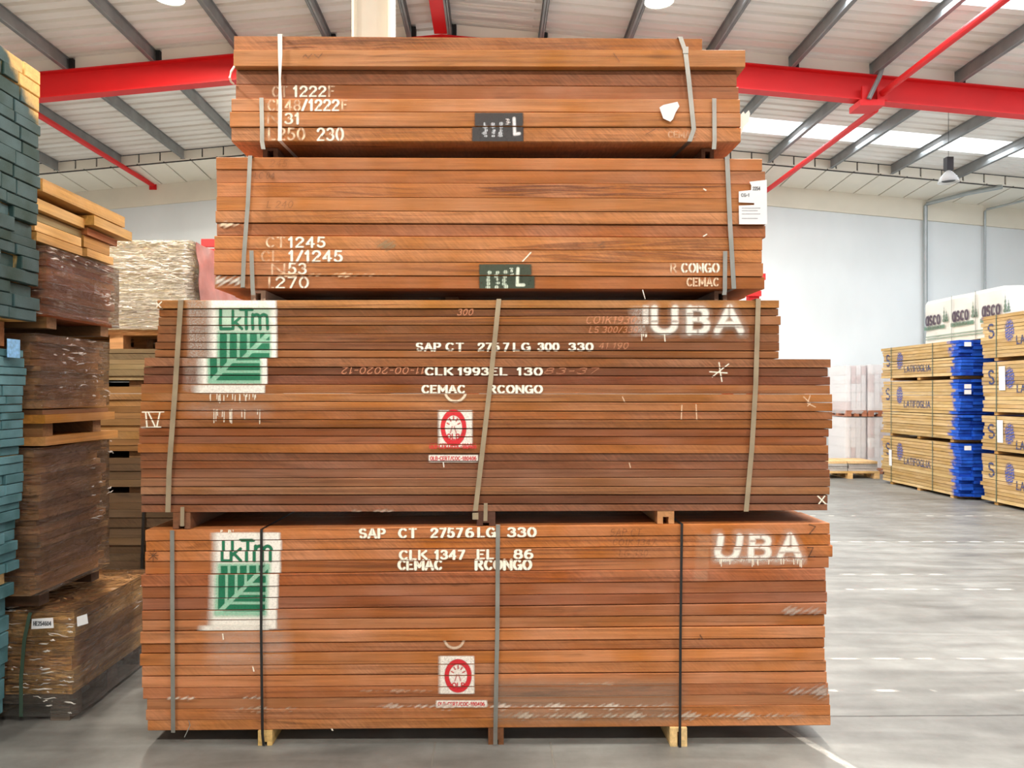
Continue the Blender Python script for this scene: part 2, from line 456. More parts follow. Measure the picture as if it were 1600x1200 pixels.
CUTS = {'A': [[(.37, .55), (.37, 1.2)], [(-.1, .18), (.9, .18)]], 'B': [[(-.1, .78), (.12, .78)], [(.3, -.1), (.3, .1)], [(.3, .9), (.3, 1.1)], [(.3, .45), (.3, .62)]],
        'C': [[(.36, .8), (.36, 1.2)], [(.36, .2), (.36, -.2)]], 'O': [[(.37, .8), (.37, 1.2)], [(.37, .2), (.37, -.2)]], '0': [[(.29, .8), (.29, 1.2)], [(.29, .2), (.29, -.2)]],
        'G': [[(.36, .8), (.36, 1.2)], [(.36, .2), (.36, -.2)]], 'R': [[(.2, .4), (.2, 1.1)]], 'P': [[(.2, .4), (.2, 1.1)]], 'D': [[(.2, -.1), (.2, 1.1)]],
        'U': [[(-.15, .45), (.15, .45)], [(.53, .45), (.85, .45)]], '6': [[(.3, -.1), (.3, .12)]], '8': [[(.29, .9), (.29, 1.1)], [(.29, -.1), (.29, .1)]], '9': [[(.28, .9), (.28, 1.1)]],
        'S': [[(.29, .9), (.29, 1.1)], [(.29, -.1), (.29, .1)]], '3': [[(.2, .4), (.4, .62)]], '4': [[(.3, .2), (.3, .42)]], '5': [[(.1, .45), (.3, .7)]], '2': [[(.2, .1), (.34, .34)]],
        'E': [[(.14, -.1), (.14, 1.1)]], 'F': [[(.14, -.1), (.14, 1.1)]], 'L': [[(.14, -.1), (.14, .12)]], 'T': [[(.18, .9), (.18, 1.1)], [(.48, .9), (.48, 1.1)]], 'M': [[(.1, 1.1), (.24, .5)], [(.74, 1.1), (.6, .5)]], 'N': [[(.1, 1.1), (.22, .6)], [(.6, -.1), (.48, .4)]], 'K': [[(.12, -.1), (.12, 1.1)]]}

def segdist(px, py, poly, thin, thick):
    """signed distance (negative inside) to a polyline whose width depends on direction"""
    best = np.full(px.shape, 1e9)
    for (x0, y0), (x1, y1) in zip(poly[:-1], poly[1:]):
        dx, dy = x1 - x0, y1 - y0
        L2 = dx * dx + dy * dy
        if L2 < 1e-12: continue
        t = np.clip(((px - x0) * dx + (py - y0) * dy) / L2, 0, 1)
        d = np.hypot(px - (x0 + t * dx), py - (y0 + t * dy))
        best = np.minimum(best, d - (thin + (thick - thin) * abs(dy) / math.sqrt(L2)))
    return best

def text_layer(s, x0, x1, y0, y1, colr, thin=.07, thick=.11, cut=.0, alpha=1.0, skew=0.0, flip=False, fade=0.0, soft=1.0, gap=.3):
    """painted text filling pixel box x0..x1, y0(top)..y1(bottom)"""
    strokes, x = [], 0.0
    for ch in s:
        if ch == ' ': x += .45; continue
        w, st = GL[ch]
        strokes.append((x, w, ch)); x += w + gap
    tot = x - gap
    h = y1 - y0; sx = (x1 - x0) / max(tot, .05)
    def f(px, py):
        if flip:
            px = x0 + x1 - px; py = y0 + y1 - py
        gy = (y1 - py) / h
        a = np.zeros(px.shape)
        for gx, w, ch in strokes:
            lx = (px - x0) / sx - gx - skew * (gy - .5)
            msk = (lx > -.25) & (lx < w + .25) & (gy > -.3) & (gy < 1.3)
            if not msk.any(): continue
            X, Y = lx[msk] * sx, gy[msk] * h
            d = np.full(X.shape, 1e9)
            for pl in GL[ch][1]:
                d = np.minimum(d, segdist(X, Y, [(p[0] * sx, p[1] * h) for p in pl], thin * h, thick * h))
            if cut:
                for pl in CUTS.get(ch, []):
                    c = segdist(X, Y, [(p[0] * sx, p[1] * h) for p in pl], cut * h, cut * h)
                    d = np.maximum(d, -c)
            v = np.clip(.5 - d / soft, 0, 1)
            a[msk] = np.maximum(a[msk], v)
        if fade:
            a = a * np.clip(1.0 - fade * (0.5 + 0.5 * np.sin(px * .21 + 1.3) * np.sin(py * .33 + px * .07)), 0, 1)
        return a * alpha, colr
    pad = .3 * h
    return (x0 - pad, y0 - pad, x1 + pad, y1 + pad), f

def poly_layer(strokes, hw, colr, alpha=1.0, soft=1.0):
    xs = [p[0] for s in strokes for p in s]; ys = [p[1] for s in strokes for p in s]
    def f(px, py):
        d = np.full(px.shape, 1e9)
        for s in strokes: d = np.minimum(d, segdist(px, py, s, hw, hw))
        return np.clip(.5 - d / soft, 0, 1) * alpha, colr
    m = hw + soft + 1
    return (min(xs) - m, min(ys) - m, max(xs) + m, max(ys) + m), f

def rect_layer(x0, y0, x1, y1, colr, alpha=1.0, soft=2.0, lsoft=None, rsoft=None, speck=0.0, skew=0.0):
    """sprayed rectangle; lsoft/rsoft: width of the overspray on each side"""
    ls = lsoft or soft; rs = rsoft or soft
    def f(px, py):
        qx = px - skew * (py - y0)
        a = np.clip((qx - x0) / ls + .5, 0, 1) * np.clip((x1 - qx) / rs + .5, 0, 1) * np.clip((py - y0) / soft + .5, 0, 1) * np.clip((y1 - py) / soft + .5, 0, 1)
        if speck:
            r = np.abs(np.sin(px * 12.9898 + py * 78.233) * 43758.5453) % 1.0
            a = a * (1 - speck + speck * (r > .5))
        return a * alpha, colr
    m = max(ls, rs, soft)
    sk = skew * (y1 - y0)
    return (x0 - m + min(0, sk), y0 - soft, x1 + m + max(0, sk), y1 + soft), f

def smear_layer(x0, y0, x1, y1, colr, alpha=.7, seed=0.0):
    """irregular wiped smear along a board edge"""
    def f(px, py):
        t = (px - x0) / (x1 - x0); v = (py - y0) / (y1 - y0)
        n = .5 + .5 * np.sin(px * .11 + seed) * np.sin(px * .037 + seed * 2) + .25 * np.sin(px * .53 + py * .8 + seed)
        a = np.clip(n * 1.3 - np.abs(v - .6) * 1.9, 0, 1) * np.clip(t * 8, 0, 1) * np.clip((1 - t) * 8, 0, 1)
        return a * alpha, colr
    return (x0, y0, x1, y1), f

def paint_grid(mb, bbox, f, to3d, step, m):
    """adds a painted patch to mb: bbox in the layer's own units, to3d(u, v) -> xyz arrays"""
    x0, y0, x1, y1 = bbox
    nx = max(2, int(math.ceil((x1 - x0) / step)) + 1); ny = max(2, int(math.ceil((y1 - y0) / step)) + 1)
    U, V = np.meshgrid(np.linspace(x0, x1, nx), np.linspace(y0, y1, ny))
    a, c = f(U, V)
    keep = a > .02
    q = keep[:-1, :-1] | keep[1:, :-1] | keep[:-1, 1:] | keep[1:, 1:]
    if not q.any(): return
    X, Y, Z = to3d(U, V)
    idx = np.full(U.shape, -1, int)
    use = np.zeros(U.shape, bool)
    for sy in (0, 1):
        for sx in (0, 1):
            use[sy:ny - 1 + sy, sx:nx - 1 + sx] |= q
    base = len(mb.v)
    n = int(use.sum())
    idx[use] = base + np.arange(n)
    pts = np.stack([np.broadcast_to(X, U.shape)[use], np.broadcast_to(Y, U.shape)[use], np.broadcast_to(Z, U.shape)[use]], 1)
    mb.v += [tuple(p) for p in pts.tolist()]
    jj, ii = np.nonzero(q)
    fs = np.stack([idx[jj + 1, ii], idx[jj + 1, ii + 1], idx[jj, ii + 1], idx[jj, ii]], 1)
    mb.f += [tuple(t) for t in fs.tolist()]
    mb.m += [m] * len(fs)
    cols = np.zeros((n, 4), np.float32)
    if isinstance(c, tuple): cols[:, :3] = c[:3]
    else: cols[:, :3] = c[use]
    cols[:, 3] = a[use]
    mb.paint.append((base, cols))

# ------------------------------------------------------------------ the building
X_RIDGE = -0.78
ROOF_Z = 7.37                       # underside of the roof sheets at the ridge
SL = 0.093                          # roof slope
X_L, X_R = -13.0, 13.0
Y_FRONT, Y_SOFFIT, Y_WALL = -7.0, 16.2, 17.5
def roof_z(x, base=ROOF_Z): return base - SL * abs(x - X_RIDGE)

mb = MB()
mb.box(X_L - 1, X_R + 1, Y_FRONT - 2, Y_WALL + .2, -0.2, 0)
# worn white lines across the floor, and one running to the front
def dash_layer(x0, x1, y, w, seed, dens):
    def f(u, v):
        n = np.sin(u * 3.1 + seed) + np.sin(u * 7.7 + seed * 3) * .7 + np.sin(u * 1.3 + seed * 5) * .8 + np.sin(u * 19 + seed) * .5 + np.sin(u * 43) * .4
        a = np.clip((n + dens) * 3.5, 0, 1) * np.clip((w - np.abs(v - y) + .012 * np.sin(u * 23)) / .012, 0, 1)
        return a * .85, lin(226, 224, 216)
    return (x0, y - w * 2, x1, y + w * 2), f
for x0, x1, y, w, s, dn in [(2.0, 9, 8.82, .014, 1.0, 3.5), (1.8, 9, 7.23, .011, 2.2, .4), (1.8, 9, 6.68, .012, 4.1, .5), (1.5, 4.6, 4.93, .010, .7, .2), (1.4, 7, 4.40, .011, 2.9, 1.0), (3, 9, 10.7, .012, 6.0, .2)]:
    bb, f = dash_layer(x0, x1, y, w, s, dn)
    paint_grid(mb, bb, f, lambda U, V: (U, V, 0 * U + .0012), .02, 1)
diag = [(1.45, 4.0), (1.66, 3.4), (1.8, 3.0)]
def fdiag(u, v):
    d = segdist(u, v, diag, .022, .022)
    n = .5 + .5 * np.sin(u * 60 + v * 31) * np.sin(v * 47)
    return np.clip(.5 - d / .012, 0, 1) * (.45 + .5 * n), lin(205, 205, 200)
paint_grid(mb, (1.3, 2.9, 2.0, 4.1), fdiag, lambda U, V: (U, V, 0 * U + .0012), .008, 1)
# scuffs near the stack's foot and dark saw-cut joints
def fcut(yc):
    def f(u, v): return np.clip((.006 - np.abs(v - yc + .01 * np.sin(u * 1.3))) / .004, 0, 1) * .7, lin(70, 68, 64)
    return f
for yc in (4.06, ): paint_grid(mb, (1.5, yc - .03, 7, yc + .03), fcut(yc), lambda U, V: (U, V, 0 * U + .001), .008, 1)
def fcutx(xc):
    def f(u, v): return np.clip((.006 - np.abs(u - xc)) / .004, 0, 1) * .6, lin(150, 146, 138)
    return f
for xc in (-.28, .28): paint_grid(mb, (xc - .03, 2.6, xc + .03, 3.75), fcutx(xc), lambda U, V: (U, V, 0 * U + .001), .008, 1)
struct('floor', mb, [FLOOR, PAINT])

# walls
mb = MB()
wt = roof_z(0, 6.66)
def zs(x): return CAMH + 369 / F * Y_WALL - SL * abs(x - X_RIDGE)   # soffit height at the wall
def gable(mb, y0, y1, zb, ztop_off, m=0):
    for xa, xb in ((X_L, X_RIDGE), (X_RIDGE, X_R)):
        za, zc = zs(xa) + ztop_off, zs(xb) + ztop_off
        mb.hexa([(xa, y0, zb if zb is not None else zs(xa) + zb2), (xb, y0, zb if zb is not None else zs(xb) + zb2), (xb, y1, zb if zb is not None else zs(xb) + zb2), (xa, y1, zb if zb is not None else zs(xa) + zb2),
                 (xa, y0, za), (xb, y0, zc), (xb, y1, zc), (xa, y1, za)], m)
zb2 = 0
gable(mb, Y_WALL, Y_WALL + .2, 0.0, 1.2)
struct('wall_back', mb, WALL)
mb = MB(); zb2 = -.45
gable(mb, Y_WALL - .05, Y_WALL - .001, None, 0.05)
struct('trim_1', mb, BEIGE)          # beige beam along the top of the white wall
mb = MB(); mb.box(X_L - .2, X_L, Y_FRONT, Y_WALL, 0, 7); struct('wall_left', mb, WALL)
mb = MB(); mb.box(X_L, 4.0, Y_FRONT - .2, Y_FRONT, 0, 7.2); struct('wall_front', mb, WALL)   # unseen wall, added to keep light off the left; open end to its right
mb = MB()
mb.box(X_R, X_R + .2, Y_FRONT, 5.4, 0, 7); mb.box(X_R, X_R + .2, 13.6, Y_WALL, 0, 7); mb.box(X_R, X_R + .2, 5.4, 13.6, 4.7, 7)
struct('wall_right', mb, WALL)

# corrugated roof, ribs running down the slope, with translucent strips on the right-hand slope
def rib_profile(y0, y1):
    pts = []; y = y0; p = .25
    while y < y1 - 1e-6:
        for dy, dz in ((0, 0), (.13, 0), (.15, .05), (.20, .05), (.22, 0)):
            if y + dy < y1: pts.append((y + dy, dz))
        y += p
    pts.append((y1, 0))
    return pts
def slope_sheet(mb, xa, xb, y0, y1, th=.03):
    pr = rib_profile(y0, y1)
    n = len(pr)
    vs = []
    for x in (xa, xb):
        for t in (0, th):
            vs += [(x, y, roof_z(x) + dz + t) for y, dz in pr]
    fs = []
    for i in range(n - 1):
        fs.append((i, i + 1, 2 * n + i + 1, 2 * n + i))
        fs.append((n + i + 1, n + i, 3 * n + i, 3 * n + i + 1))
    mb.add(vs, fs)
mb = MB()
slope_sheet(mb, X_L, X_RIDGE, Y_FRONT, Y_SOFFIT)
cuts = [Y_FRONT] + [v for s in SKY_STRIPS for v in s] + [Y_SOFFIT]
for i in range(0, len(cuts), 2): slope_sheet(mb, X_RIDGE, X_R, cuts[i], cuts[i + 1])
slope_sheet(mb, X_RIDGE, .6, Y_FRONT, Y_SOFFIT)
struct('ceiling', mb, ROOF)
for i, (a, b) in enumerate(SKY_STRIPS):
    mb = MB(); slope_sheet(mb, .6, X_R, a, b, .004)
    struct('window_%d' % (i + 1), mb, SKYLIGHT)

# rafters: red I-beams across the building
def rafter(y, name):
    for sgn, xe in ((-1, X_L), (1, X_R)):
        mb = MB()
        h, w, tf, tw = .40, .19, .02, .014
        def bar(dz0, dz1, ya, yb):
            xa, xb = (xe, X_RIDGE) if sgn < 0 else (X_RIDGE, xe)
            za, zb = roof_z(xa) - .2, roof_z(xb) - .2
            mb.hexa([(xa, ya, za + dz0), (xb, ya, zb + dz0), (xb, yb, zb + dz0), (xa, yb, za + dz0), (xa, ya, za + dz1), (xb, ya, zb + dz1), (xb, yb, zb + dz1), (xa, yb, za + dz1)])
        bar(-h, -h + tf, y - w / 2, y + w / 2); bar(-tf, 0, y - w / 2, y + w / 2); bar(-h + tf, -tf, y - tw / 2, y + tw / 2)
        struct(name, mb, RED)
for y in (11.8, 5.05, -1.7): rafter(y, 'steel_rafter')
# purlins on top of the rafters, running away from the camera
PXS = [(x - CX) / 101.9 for x in (-163, -28, 107, 242, 376, 515, 640, 703, 845, 976, 1107, 1236, 1362, 1495, 1625, 1760)]
for x in PXS:
    mb = MB(); z = roof_z(x)
    s = 1 if x > X_RIDGE else -1
    zb = z - .2
    zt = z - .004 - (SL * .04)
    mb.box(x - .004, x + .004, Y_FRONT, Y_SOFFIT, zb, zt)
    mb.box(x - .035, x + .035, Y_FRONT, Y_SOFFIT, zb, zb + .006)
    mb.box(x - .035, x + .035, Y_FRONT, Y_SOFFIT, zt - .006, zt)
    mb.box(x + s * .029, x + s * .035, Y_FRONT, Y_SOFFIT, zb, zb + .02)
    struct('roof_purlin', mb, PURLIN)
# black cleats and white infill panels over the rafter
for i, x in enumerate(PXS):
    z = roof_z(x)
    mb = MB(); mb.box(x + .035, x + .10, 11.74, 11.86, z - .2, z - .02)
    struct('purlin_cleat', mb, PURLIN_END)
for xa, xb in zip(PXS[:-1], PXS[1:]):
    if xa < X_RIDGE < xb: continue
    a, b = xa + .11, xb - .045
    mb = MB()
    za, zb = roof_z(a), roof_z(b)
    mb.hexa([(a, 11.78, za - .199), (b, 11.78, zb - .199), (b, 11.82, zb - .199), (a, 11.82, za - .199), (a, 11.78, za), (b, 11.78, zb), (b, 11.82, zb), (a, 11.82, za)])
    struct('infill_panel', mb, WHITE_PANEL)
# red ridge beam and the cream column that carries it
mb = MB()
mb.box(X_RIDGE - .11, X_RIDGE + .11, 5.2, 11.7, 7.17, 7.185); mb.box(X_RIDGE - .007, X_RIDGE + .007, 5.2, 11.7, 7.185, 7.34)
struct('ridge_beam', mb, RED)
mb = MB()
cx, cw, ft = -.81, .13, .016
mb.box(cx - cw, cx - cw + ft, 5.12, 5.38, 0, 6.75); mb.box(cx + cw - ft, cx + cw, 5.12, 5.38, 0, 6.75); mb.box(cx - cw + ft, cx + cw - ft, 5.24, 5.252, 0, 6.75)
mb.box(cx - cw - .03, cx + cw + .03, 5.09, 5.41, 0, .02)
struct('steel_column', mb, WHITE_STEEL)
# end band and sloping soffit panels between the roof and the back wall
for sgn in (-1, 1):
    mb = MB(); x = X_RIDGE
    while abs(x - X_RIDGE) < 13.6:
        xa, xb = x + sgn * .018, x + sgn * .43
        a, b = min(xa, xb), max(xa, xb)
        h = .2
        mb.hexa([(a, Y_SOFFIT, roof_z(a) - h), (b, Y_SOFFIT, roof_z(b) - h), (b, Y_SOFFIT + .03, roof_z(b) - h), (a, Y_SOFFIT + .03, roof_z(a) - h),
                 (a, Y_SOFFIT, roof_z(a) - .02), (b, Y_SOFFIT, roof_z(b) - .02), (b, Y_SOFFIT + .03, roof_z(b) - .02), (a, Y_SOFFIT + .03, roof_z(a) - .02)], 0)
        x += sgn * .445
    xe = X_L if sgn < 0 else X_R
    a, b = min(X_RIDGE, xe), max(X_RIDGE, xe)
    mb.hexa([(a, Y_SOFFIT + .031, roof_z(a) - .235), (b, Y_SOFFIT + .031, roof_z(b) - .235), (b, Y_SOFFIT + .05, roof_z(b) - .235), (a, Y_SOFFIT + .05, roof_z(a) - .235),
             (a, Y_SOFFIT + .031, roof_z(a) + .05), (b, Y_SOFFIT + .031, roof_z(b) + .05), (b, Y_SOFFIT + .05, roof_z(b) + .05), (a, Y_SOFFIT + .05, roof_z(a) + .05)], 1)
    struct('trim_2' if sgn < 0 else 'trim_3', mb, [SOFFIT, JOINT])
    mb = MB(); x = X_RIDGE
    zo = -.21
    def sof(x, y): return (roof_z(x) - .21) + (zs(x) - roof_z(x) + .21) * (y - Y_SOFFIT) / (Y_WALL - Y_SOFFIT)
    while abs(x - X_RIDGE) < 13.6:
        xa, xb = x + sgn * .016, x + sgn * .545
        a, b = min(xa, xb), max(xa, xb)
        ya, yb = Y_SOFFIT + .02, Y_WALL - .05
        mb.hexa([(a, ya, sof(a, ya)), (b, ya, sof(b, ya)), (b, yb, sof(b, yb)), (a, yb, sof(a, yb)), (a, ya, sof(a, ya) + .03), (b, ya, sof(b, ya) + .03), (b, yb, sof(b, yb) + .03), (a, yb, sof(a, yb) + .03)], 0)
        x += sgn * .56
    a, b = min(X_RIDGE, xe), max(X_RIDGE, xe)
    ya, yb = Y_SOFFIT + .02, Y_WALL - .05
    mb.hexa([(a, ya, sof(a, ya) + .031), (b, ya, sof(b, ya) + .031), (b, yb, sof(b, yb) + .031), (a, yb, sof(a, yb) + .031), (a, ya, sof(a, ya) + .06), (b, ya, sof(b, ya) + .06), (b, yb, sof(b, yb) + .06), (a, yb, sof(a, yb) + .06)], 1)
    struct('soffit', mb, [SOFFIT, JOINT])
# red bracing tubes below the purlins
def red_tube(x, y0, y1, z):
    mb = MB(); mb.tube([(x, y0, z), (x, (y0 + y1) / 2, z), (x, y1, z)], .05, 12)
    mb.box(x - .08, x + .08, y1 - .02, y1, z - .1, z + .1)
    struct('bracing_tube', mb, RED)
ZT = CAMH + 4.56
red_tube(5.92, -1.0, 11.70, ZT); red_tube(5.92, 11.9, Y_WALL - .06, ZT - .17)
red_tube(-7.7, -1.0, 11.70, CAMH + 4.75); red_tube(-7.7, 11.9, Y_WALL - .06, CAMH + 4.72)
mb = MB()   # bracket plate where the tube meets the rafter
bx = 5.72; bz = roof_z(bx) - .6
mb.box(bx - .17, bx + .2, 11.62, 11.98, bz - .11, bz - .02); mb.box(bx - .12, bx - .04, 11.66, 11.70, bz - .02, bz + .2)
struct('rafter_bracket', mb, RED)
mb = MB(); mb.tube([(bx - .05, 11.60, bz - .02), (bx + .1, 11.58, bz + .3), (bx + .2, 11.56, bz + .66)], .035, 8)
struct('rafter_stay', mb, PURLIN)
# conduits down the back wall
def conduit(xpx, ztop_px, label, r, m):
    x = P(xpx, 0, Y_WALL - .1)[0]
    z = P(0, ztop_px, Y_WALL - .1)[2]
    mb = MB(); mb.tube([(x, Y_WALL - .075, 0), (x, Y_WALL - .075, z - .06), (x + .01, Y_WALL - .12, zs(x) - .1), (x + .5, Y_SOFFIT + .45, sof(x + .5, Y_SOFFIT + .45) - .06), (x + .9, Y_SOFFIT - .04, sof(x + .9, Y_SOFFIT) - .05)], r, 8)
    o = mb.build('wall_conduit', m)
    tag(o, label, 'conduit')
conduit(1447, 317, 'thick grey conduit running down the white back wall behind the grey tarpaulined pack', .045, CONDUIT)
conduit(1540, 326, 'thinner conduit on the white back wall near the frame edge, beside the thick grey one', .025, CONDUIT)

# ------------------------------------------------------------------ lamps
def high_bay(loc, label, power, up=.13):
    t = empty('high_bay_lamp', loc, label, 'lamp', 'lit high bay lamps')
    x, y, z = loc
    mb = MB(); mb.lathe([(.02, 0.33), (.11, .33), (.12, .26), (.12, .16), (.15, .14)], loc, 20); mb.build('housing', BLACKBOX, t)
    mb = MB(); mb.lathe([(.14, .14), (.185, 0), (.19, 0), (.145, .145)], loc, 28, capped=False); mb.build('reflector', CONDUIT, t)
    mb = MB(); mb.lathe([(.001, .006), (.175, .006), (.175, .018), (.001, .018)], loc, 28); mb.build('diffuser', LAMPGLOW, t)
    mb = MB(); zt = roof_z(x)
    mb.tube([(x, y, z + .33), (x, y, zt - .02)], .006, 6); mb.build('hanger', BLACKBOX, t)
    l = bpy.data.lights.new('lamp_light', 'AREA'); l.shape = 'DISK'; l.size = .35; l.energy = power; l.color = (1.0, .92, .80)
    o = bpy.data.objects.new('lamp_light', l); o.location = (0, 0, -.01); o.parent = t
    COL.objects.link(o)
    l = bpy.data.lights.new('roof_fill_uplight', 'AREA'); l.shape = 'DISK'; l.size = .2; l.energy = power * up; l.color = (1.0, .93, .82)   # added upward light that brightens the roof above the closed housing
    o = bpy.data.objects.new('roof_fill_uplight', l); o.location = (0, 0, .345); o.rotation_euler = (math.pi, 0, 0); o.parent = t
    COL.objects.link(o)
high_bay(P(1030, 3, 9.8), 'lit high bay lamp glowing above the right half of the central timber stack', 300)
high_bay(P(265, -2, 9.8), 'high bay lamp at the top edge above the red rafter on the left side', 420)
for lx, ly in ((-4.0, 14.0), (3.4, 14.0), (-4.7, 3.0), (2.4, 5.6), (-2.6, -1.6), (.9, -1.6), (4.6, -1.6), (6.8, 3.2), (-3.2, 6.9)):  # unseen lamps added to light the stacks, walls and floor
    high_bay((lx, ly, 6.3 if ly > 10 else 6.45), 'unseen high bay lamp added for overhead light', (300 if lx < 0 else 190) if ly > 10 else 290 if ly < 0 else 800 if lx < -4 else 260, .02 if ly > 10 else .3)
t = empty('pendant_lamp', P(1482, 285, 13.0), 'unlit pendant lamp with clear dish hanging below the bright skylight strip', 'lamp')
x, y, z = t.location
mb = MB(); mb.box(x - .055, x + .055, y - .055, y + .055, z + .2, z + .42); mb.build('driver_box', BLACKBOX, t)
def clear_mat():
    m, nt, b = newmat('clear_acrylic')
    b.inputs['Base Color'].default_value = (.85, .88, .9, 1); b.inputs['Roughness'].default_value = .1; b.inputs['Alpha'].default_value = .45
    return m
mb = MB(); mb.lathe([(.03, .2), (.06, .16), (.13, .08), (.165, 0.0), (.17, 0), (.135, .085), (.065, .165), (.03, .205)], (x, y, z), 24, capped=False); mb.build('dish', clear_mat(), t, smooth=True)
mb = MB(); mb.lathe([(.001, .02), (.1, .02), (.1, .06), (.001, .06)], (x, y, z), 20); mb.build('lamp_module', BLACKBOX, t)
mb = MB(); mb.tube([(x, y, z + .42), (x, y, roof_z(x) - .01)], .004, 6); mb.build('hanger', BLACKBOX, t)

# ------------------------------------------------------------------ boards
def board_x(mb, x0, x1, zb, zt, y0, y1, ch=.003, seg=10, wob=.0012, seed=0.0, m=0):
    """board running along X; zb, zt = (left, right) heights; slightly eased edges and a hint of warp"""
    rings = []
    for i in range(seg + 1):
        t = i / seg
        x = x0 + (x1 - x0) * t
        b = zb[0] + (zb[1] - zb[0]) * t; c = zt[0] + (zt[1] - zt[0]) * t
        if wob:
            b += wob * (mnoise.noise((x * 1.7, seed, 0)) + .4); c += wob * (mnoise.noise((x * 1.7, seed, 5)) - .4)
        yy = y0 + .002 * mnoise.noise((x * 1.1, seed, 9)) if wob else y0
        rings.append([(x, yy + ch, b), (x, y1, b), (x, y1, c), (x, yy + ch, c), (x, yy, c - ch), (x, yy, b + ch)])
    mb.sweep([r[::-1] for r in rings], m)

def calm(cs, k=.28, sat=.97):
    m = [sum(c[i] for c in cs) / len(cs) for i in range(3)]
    out = []
    for c in cs:
        q = [c[i] * (1 - k) + m[i] * k for i in range(3)]
        g = sum(q) / 3
        out.append(tuple(g + (v - g) * sat for v in q) + (1,))
    return out
def jitter(c, v, rng=RNG):
    k = 1 + rng.uniform(-v, v); g = 1 + rng.uniform(-v, v) * .25
    return (c[0] * k, c[1] * k * g, c[2] * k * g, 1)

D0 = 3.725
def tone(c, g): return (c[0] * g, c[1] * g, c[2] * g, 1)
S0 = F / D0
YEL = lin(250, 243, 226); WHT = lin(244, 240, 232); PEACH = lin(240, 208, 176); CHALK = lin(226, 150, 112)
GRN = lin(14, 112, 78); GRNL = lin(120, 200, 165); REDP = lin(205, 34, 46); DKP = lin(60, 40, 30)

def central_bundle(name, label, lb, rb, xl, xr, offs, cols, layers, shifts=None, depth=1.05, gain=1.0):
    """a strapped bundle: lb/rb = row edges (px) at left and right end, xl/xr = ends of each row (px), offs = how far each row stands proud (m)"""
    zc = P(0, max(lb[-1], rb[-1]), D0)[2]
    t = empty(name, (P((xl[-1] + xr[-1]) / 2, 0, D0)[0], D0 + depth / 2, zc), label, 'timber bundle', 'central stack of hardwood bundles')
    n = len(lb) - 1
    XL, XR = 200.0, 1300.0
    def edge(k, px):     # px height of row edge k at column px
        u = (px - xl0) / (xr0 - xl0)
        return lb[k] + (rb[k] - lb[k]) * u
    xl0, xr0 = min(xl), max(xr)
    for r in range(n):
        y0 = D0 - offs[r]
        d = y0
        mb = MB()
        xa = P(xl[r], 0, D0)[0]; xb = P(xr[r], 0, D0)[0]
        g = RNG.choice((.0003, .0006, .0012, .0022)); chm = RNG.choice((.0006, .0012, .0025, .004))
        zb = (P(0, edge(r + 1, xl[r]), D0)[2] + g, P(0, edge(r + 1, xr[r]), D0)[2] + g)
        zt = (P(0, edge(r, xl[r]), D0)[2] - g, P(0, edge(r, xr[r]), D0)[2] - g)
        board_x(mb, xa, xb, zb, zt, y0, D0 + .33, ch=chm, seed=r * 3.1 + lb[0], seg=14)
        sh = (shifts or {}).get(r, 0)
        li = 0
        for (bx0, by0, bx1, by1), f in layers:
            li += 1
            e0 = max(by0, min(edge(r, bx0), edge(r, bx1)) - 1); e1 = min(by1, max(edge(r + 1, bx0), edge(r + 1, bx1)) + 1)
            if e1 - e0 < .5: continue
            # grid follows the row: v from 0 (top edge) to 1 (bottom edge)
            c0 = max(bx0 + sh, xl[r] + 1.2); c1 = min(bx1 + sh, xr[r] - 1.2)
            if c1 - c0 < 1: continue
            rowh = edge(r + 1, (c0 + c1) / 2) - edge(r, (c0 + c1) / 2)
            def rowpy(U, V):
                u = (U - xl0) / (xr0 - xl0)
                top = lb[r] + (rb[r] - lb[r]) * u; bot = lb[r + 1] + (rb[r + 1] - lb[r + 1]) * u
                ins = .75
                return top + ins + (bot - top - 2 * ins) * V
            def ff(U, V):
                py = rowpy(U, V)
                a, c = f(U - sh, py)
                return a, c
            yy = y0 - .0035 - .0003 * li
            paint_grid(mb, (c0, 0, c1, 1), lambda U, V: ff(U, V), lambda U, V: ((U - CX) * D0 / F, 0 * U + yy, CAMH + (CY - rowpy(U, V)) * D0 / F), .0, 1) if False else \
                paint_rows(mb, c0, c1, rowh, ff, lambda U, V: ((U - CX) * D0 / F, 0 * U + yy, CAMH + (CY - rowpy(U, V)) * D0 / F))
        mb.build('board', [WOODX, PAINT], t, color=jitter(tone(cols[r], gain), .04))
        # the two boards behind it in the same layer
        for ya, yb in ((D0 + .333, D0 + .69), (D0 + .693, D0 + depth)):
            mb = MB(); j = RNG.uniform(-.02, .02); k = RNG.uniform(-.02, .02)
            board_x(mb, xa + j, xb + k, zb, zt, ya, yb, seg=2, wob=0)
            mb.build('board', WOODX, t, color=jitter(tone(cols[r], gain), .08))
    return t

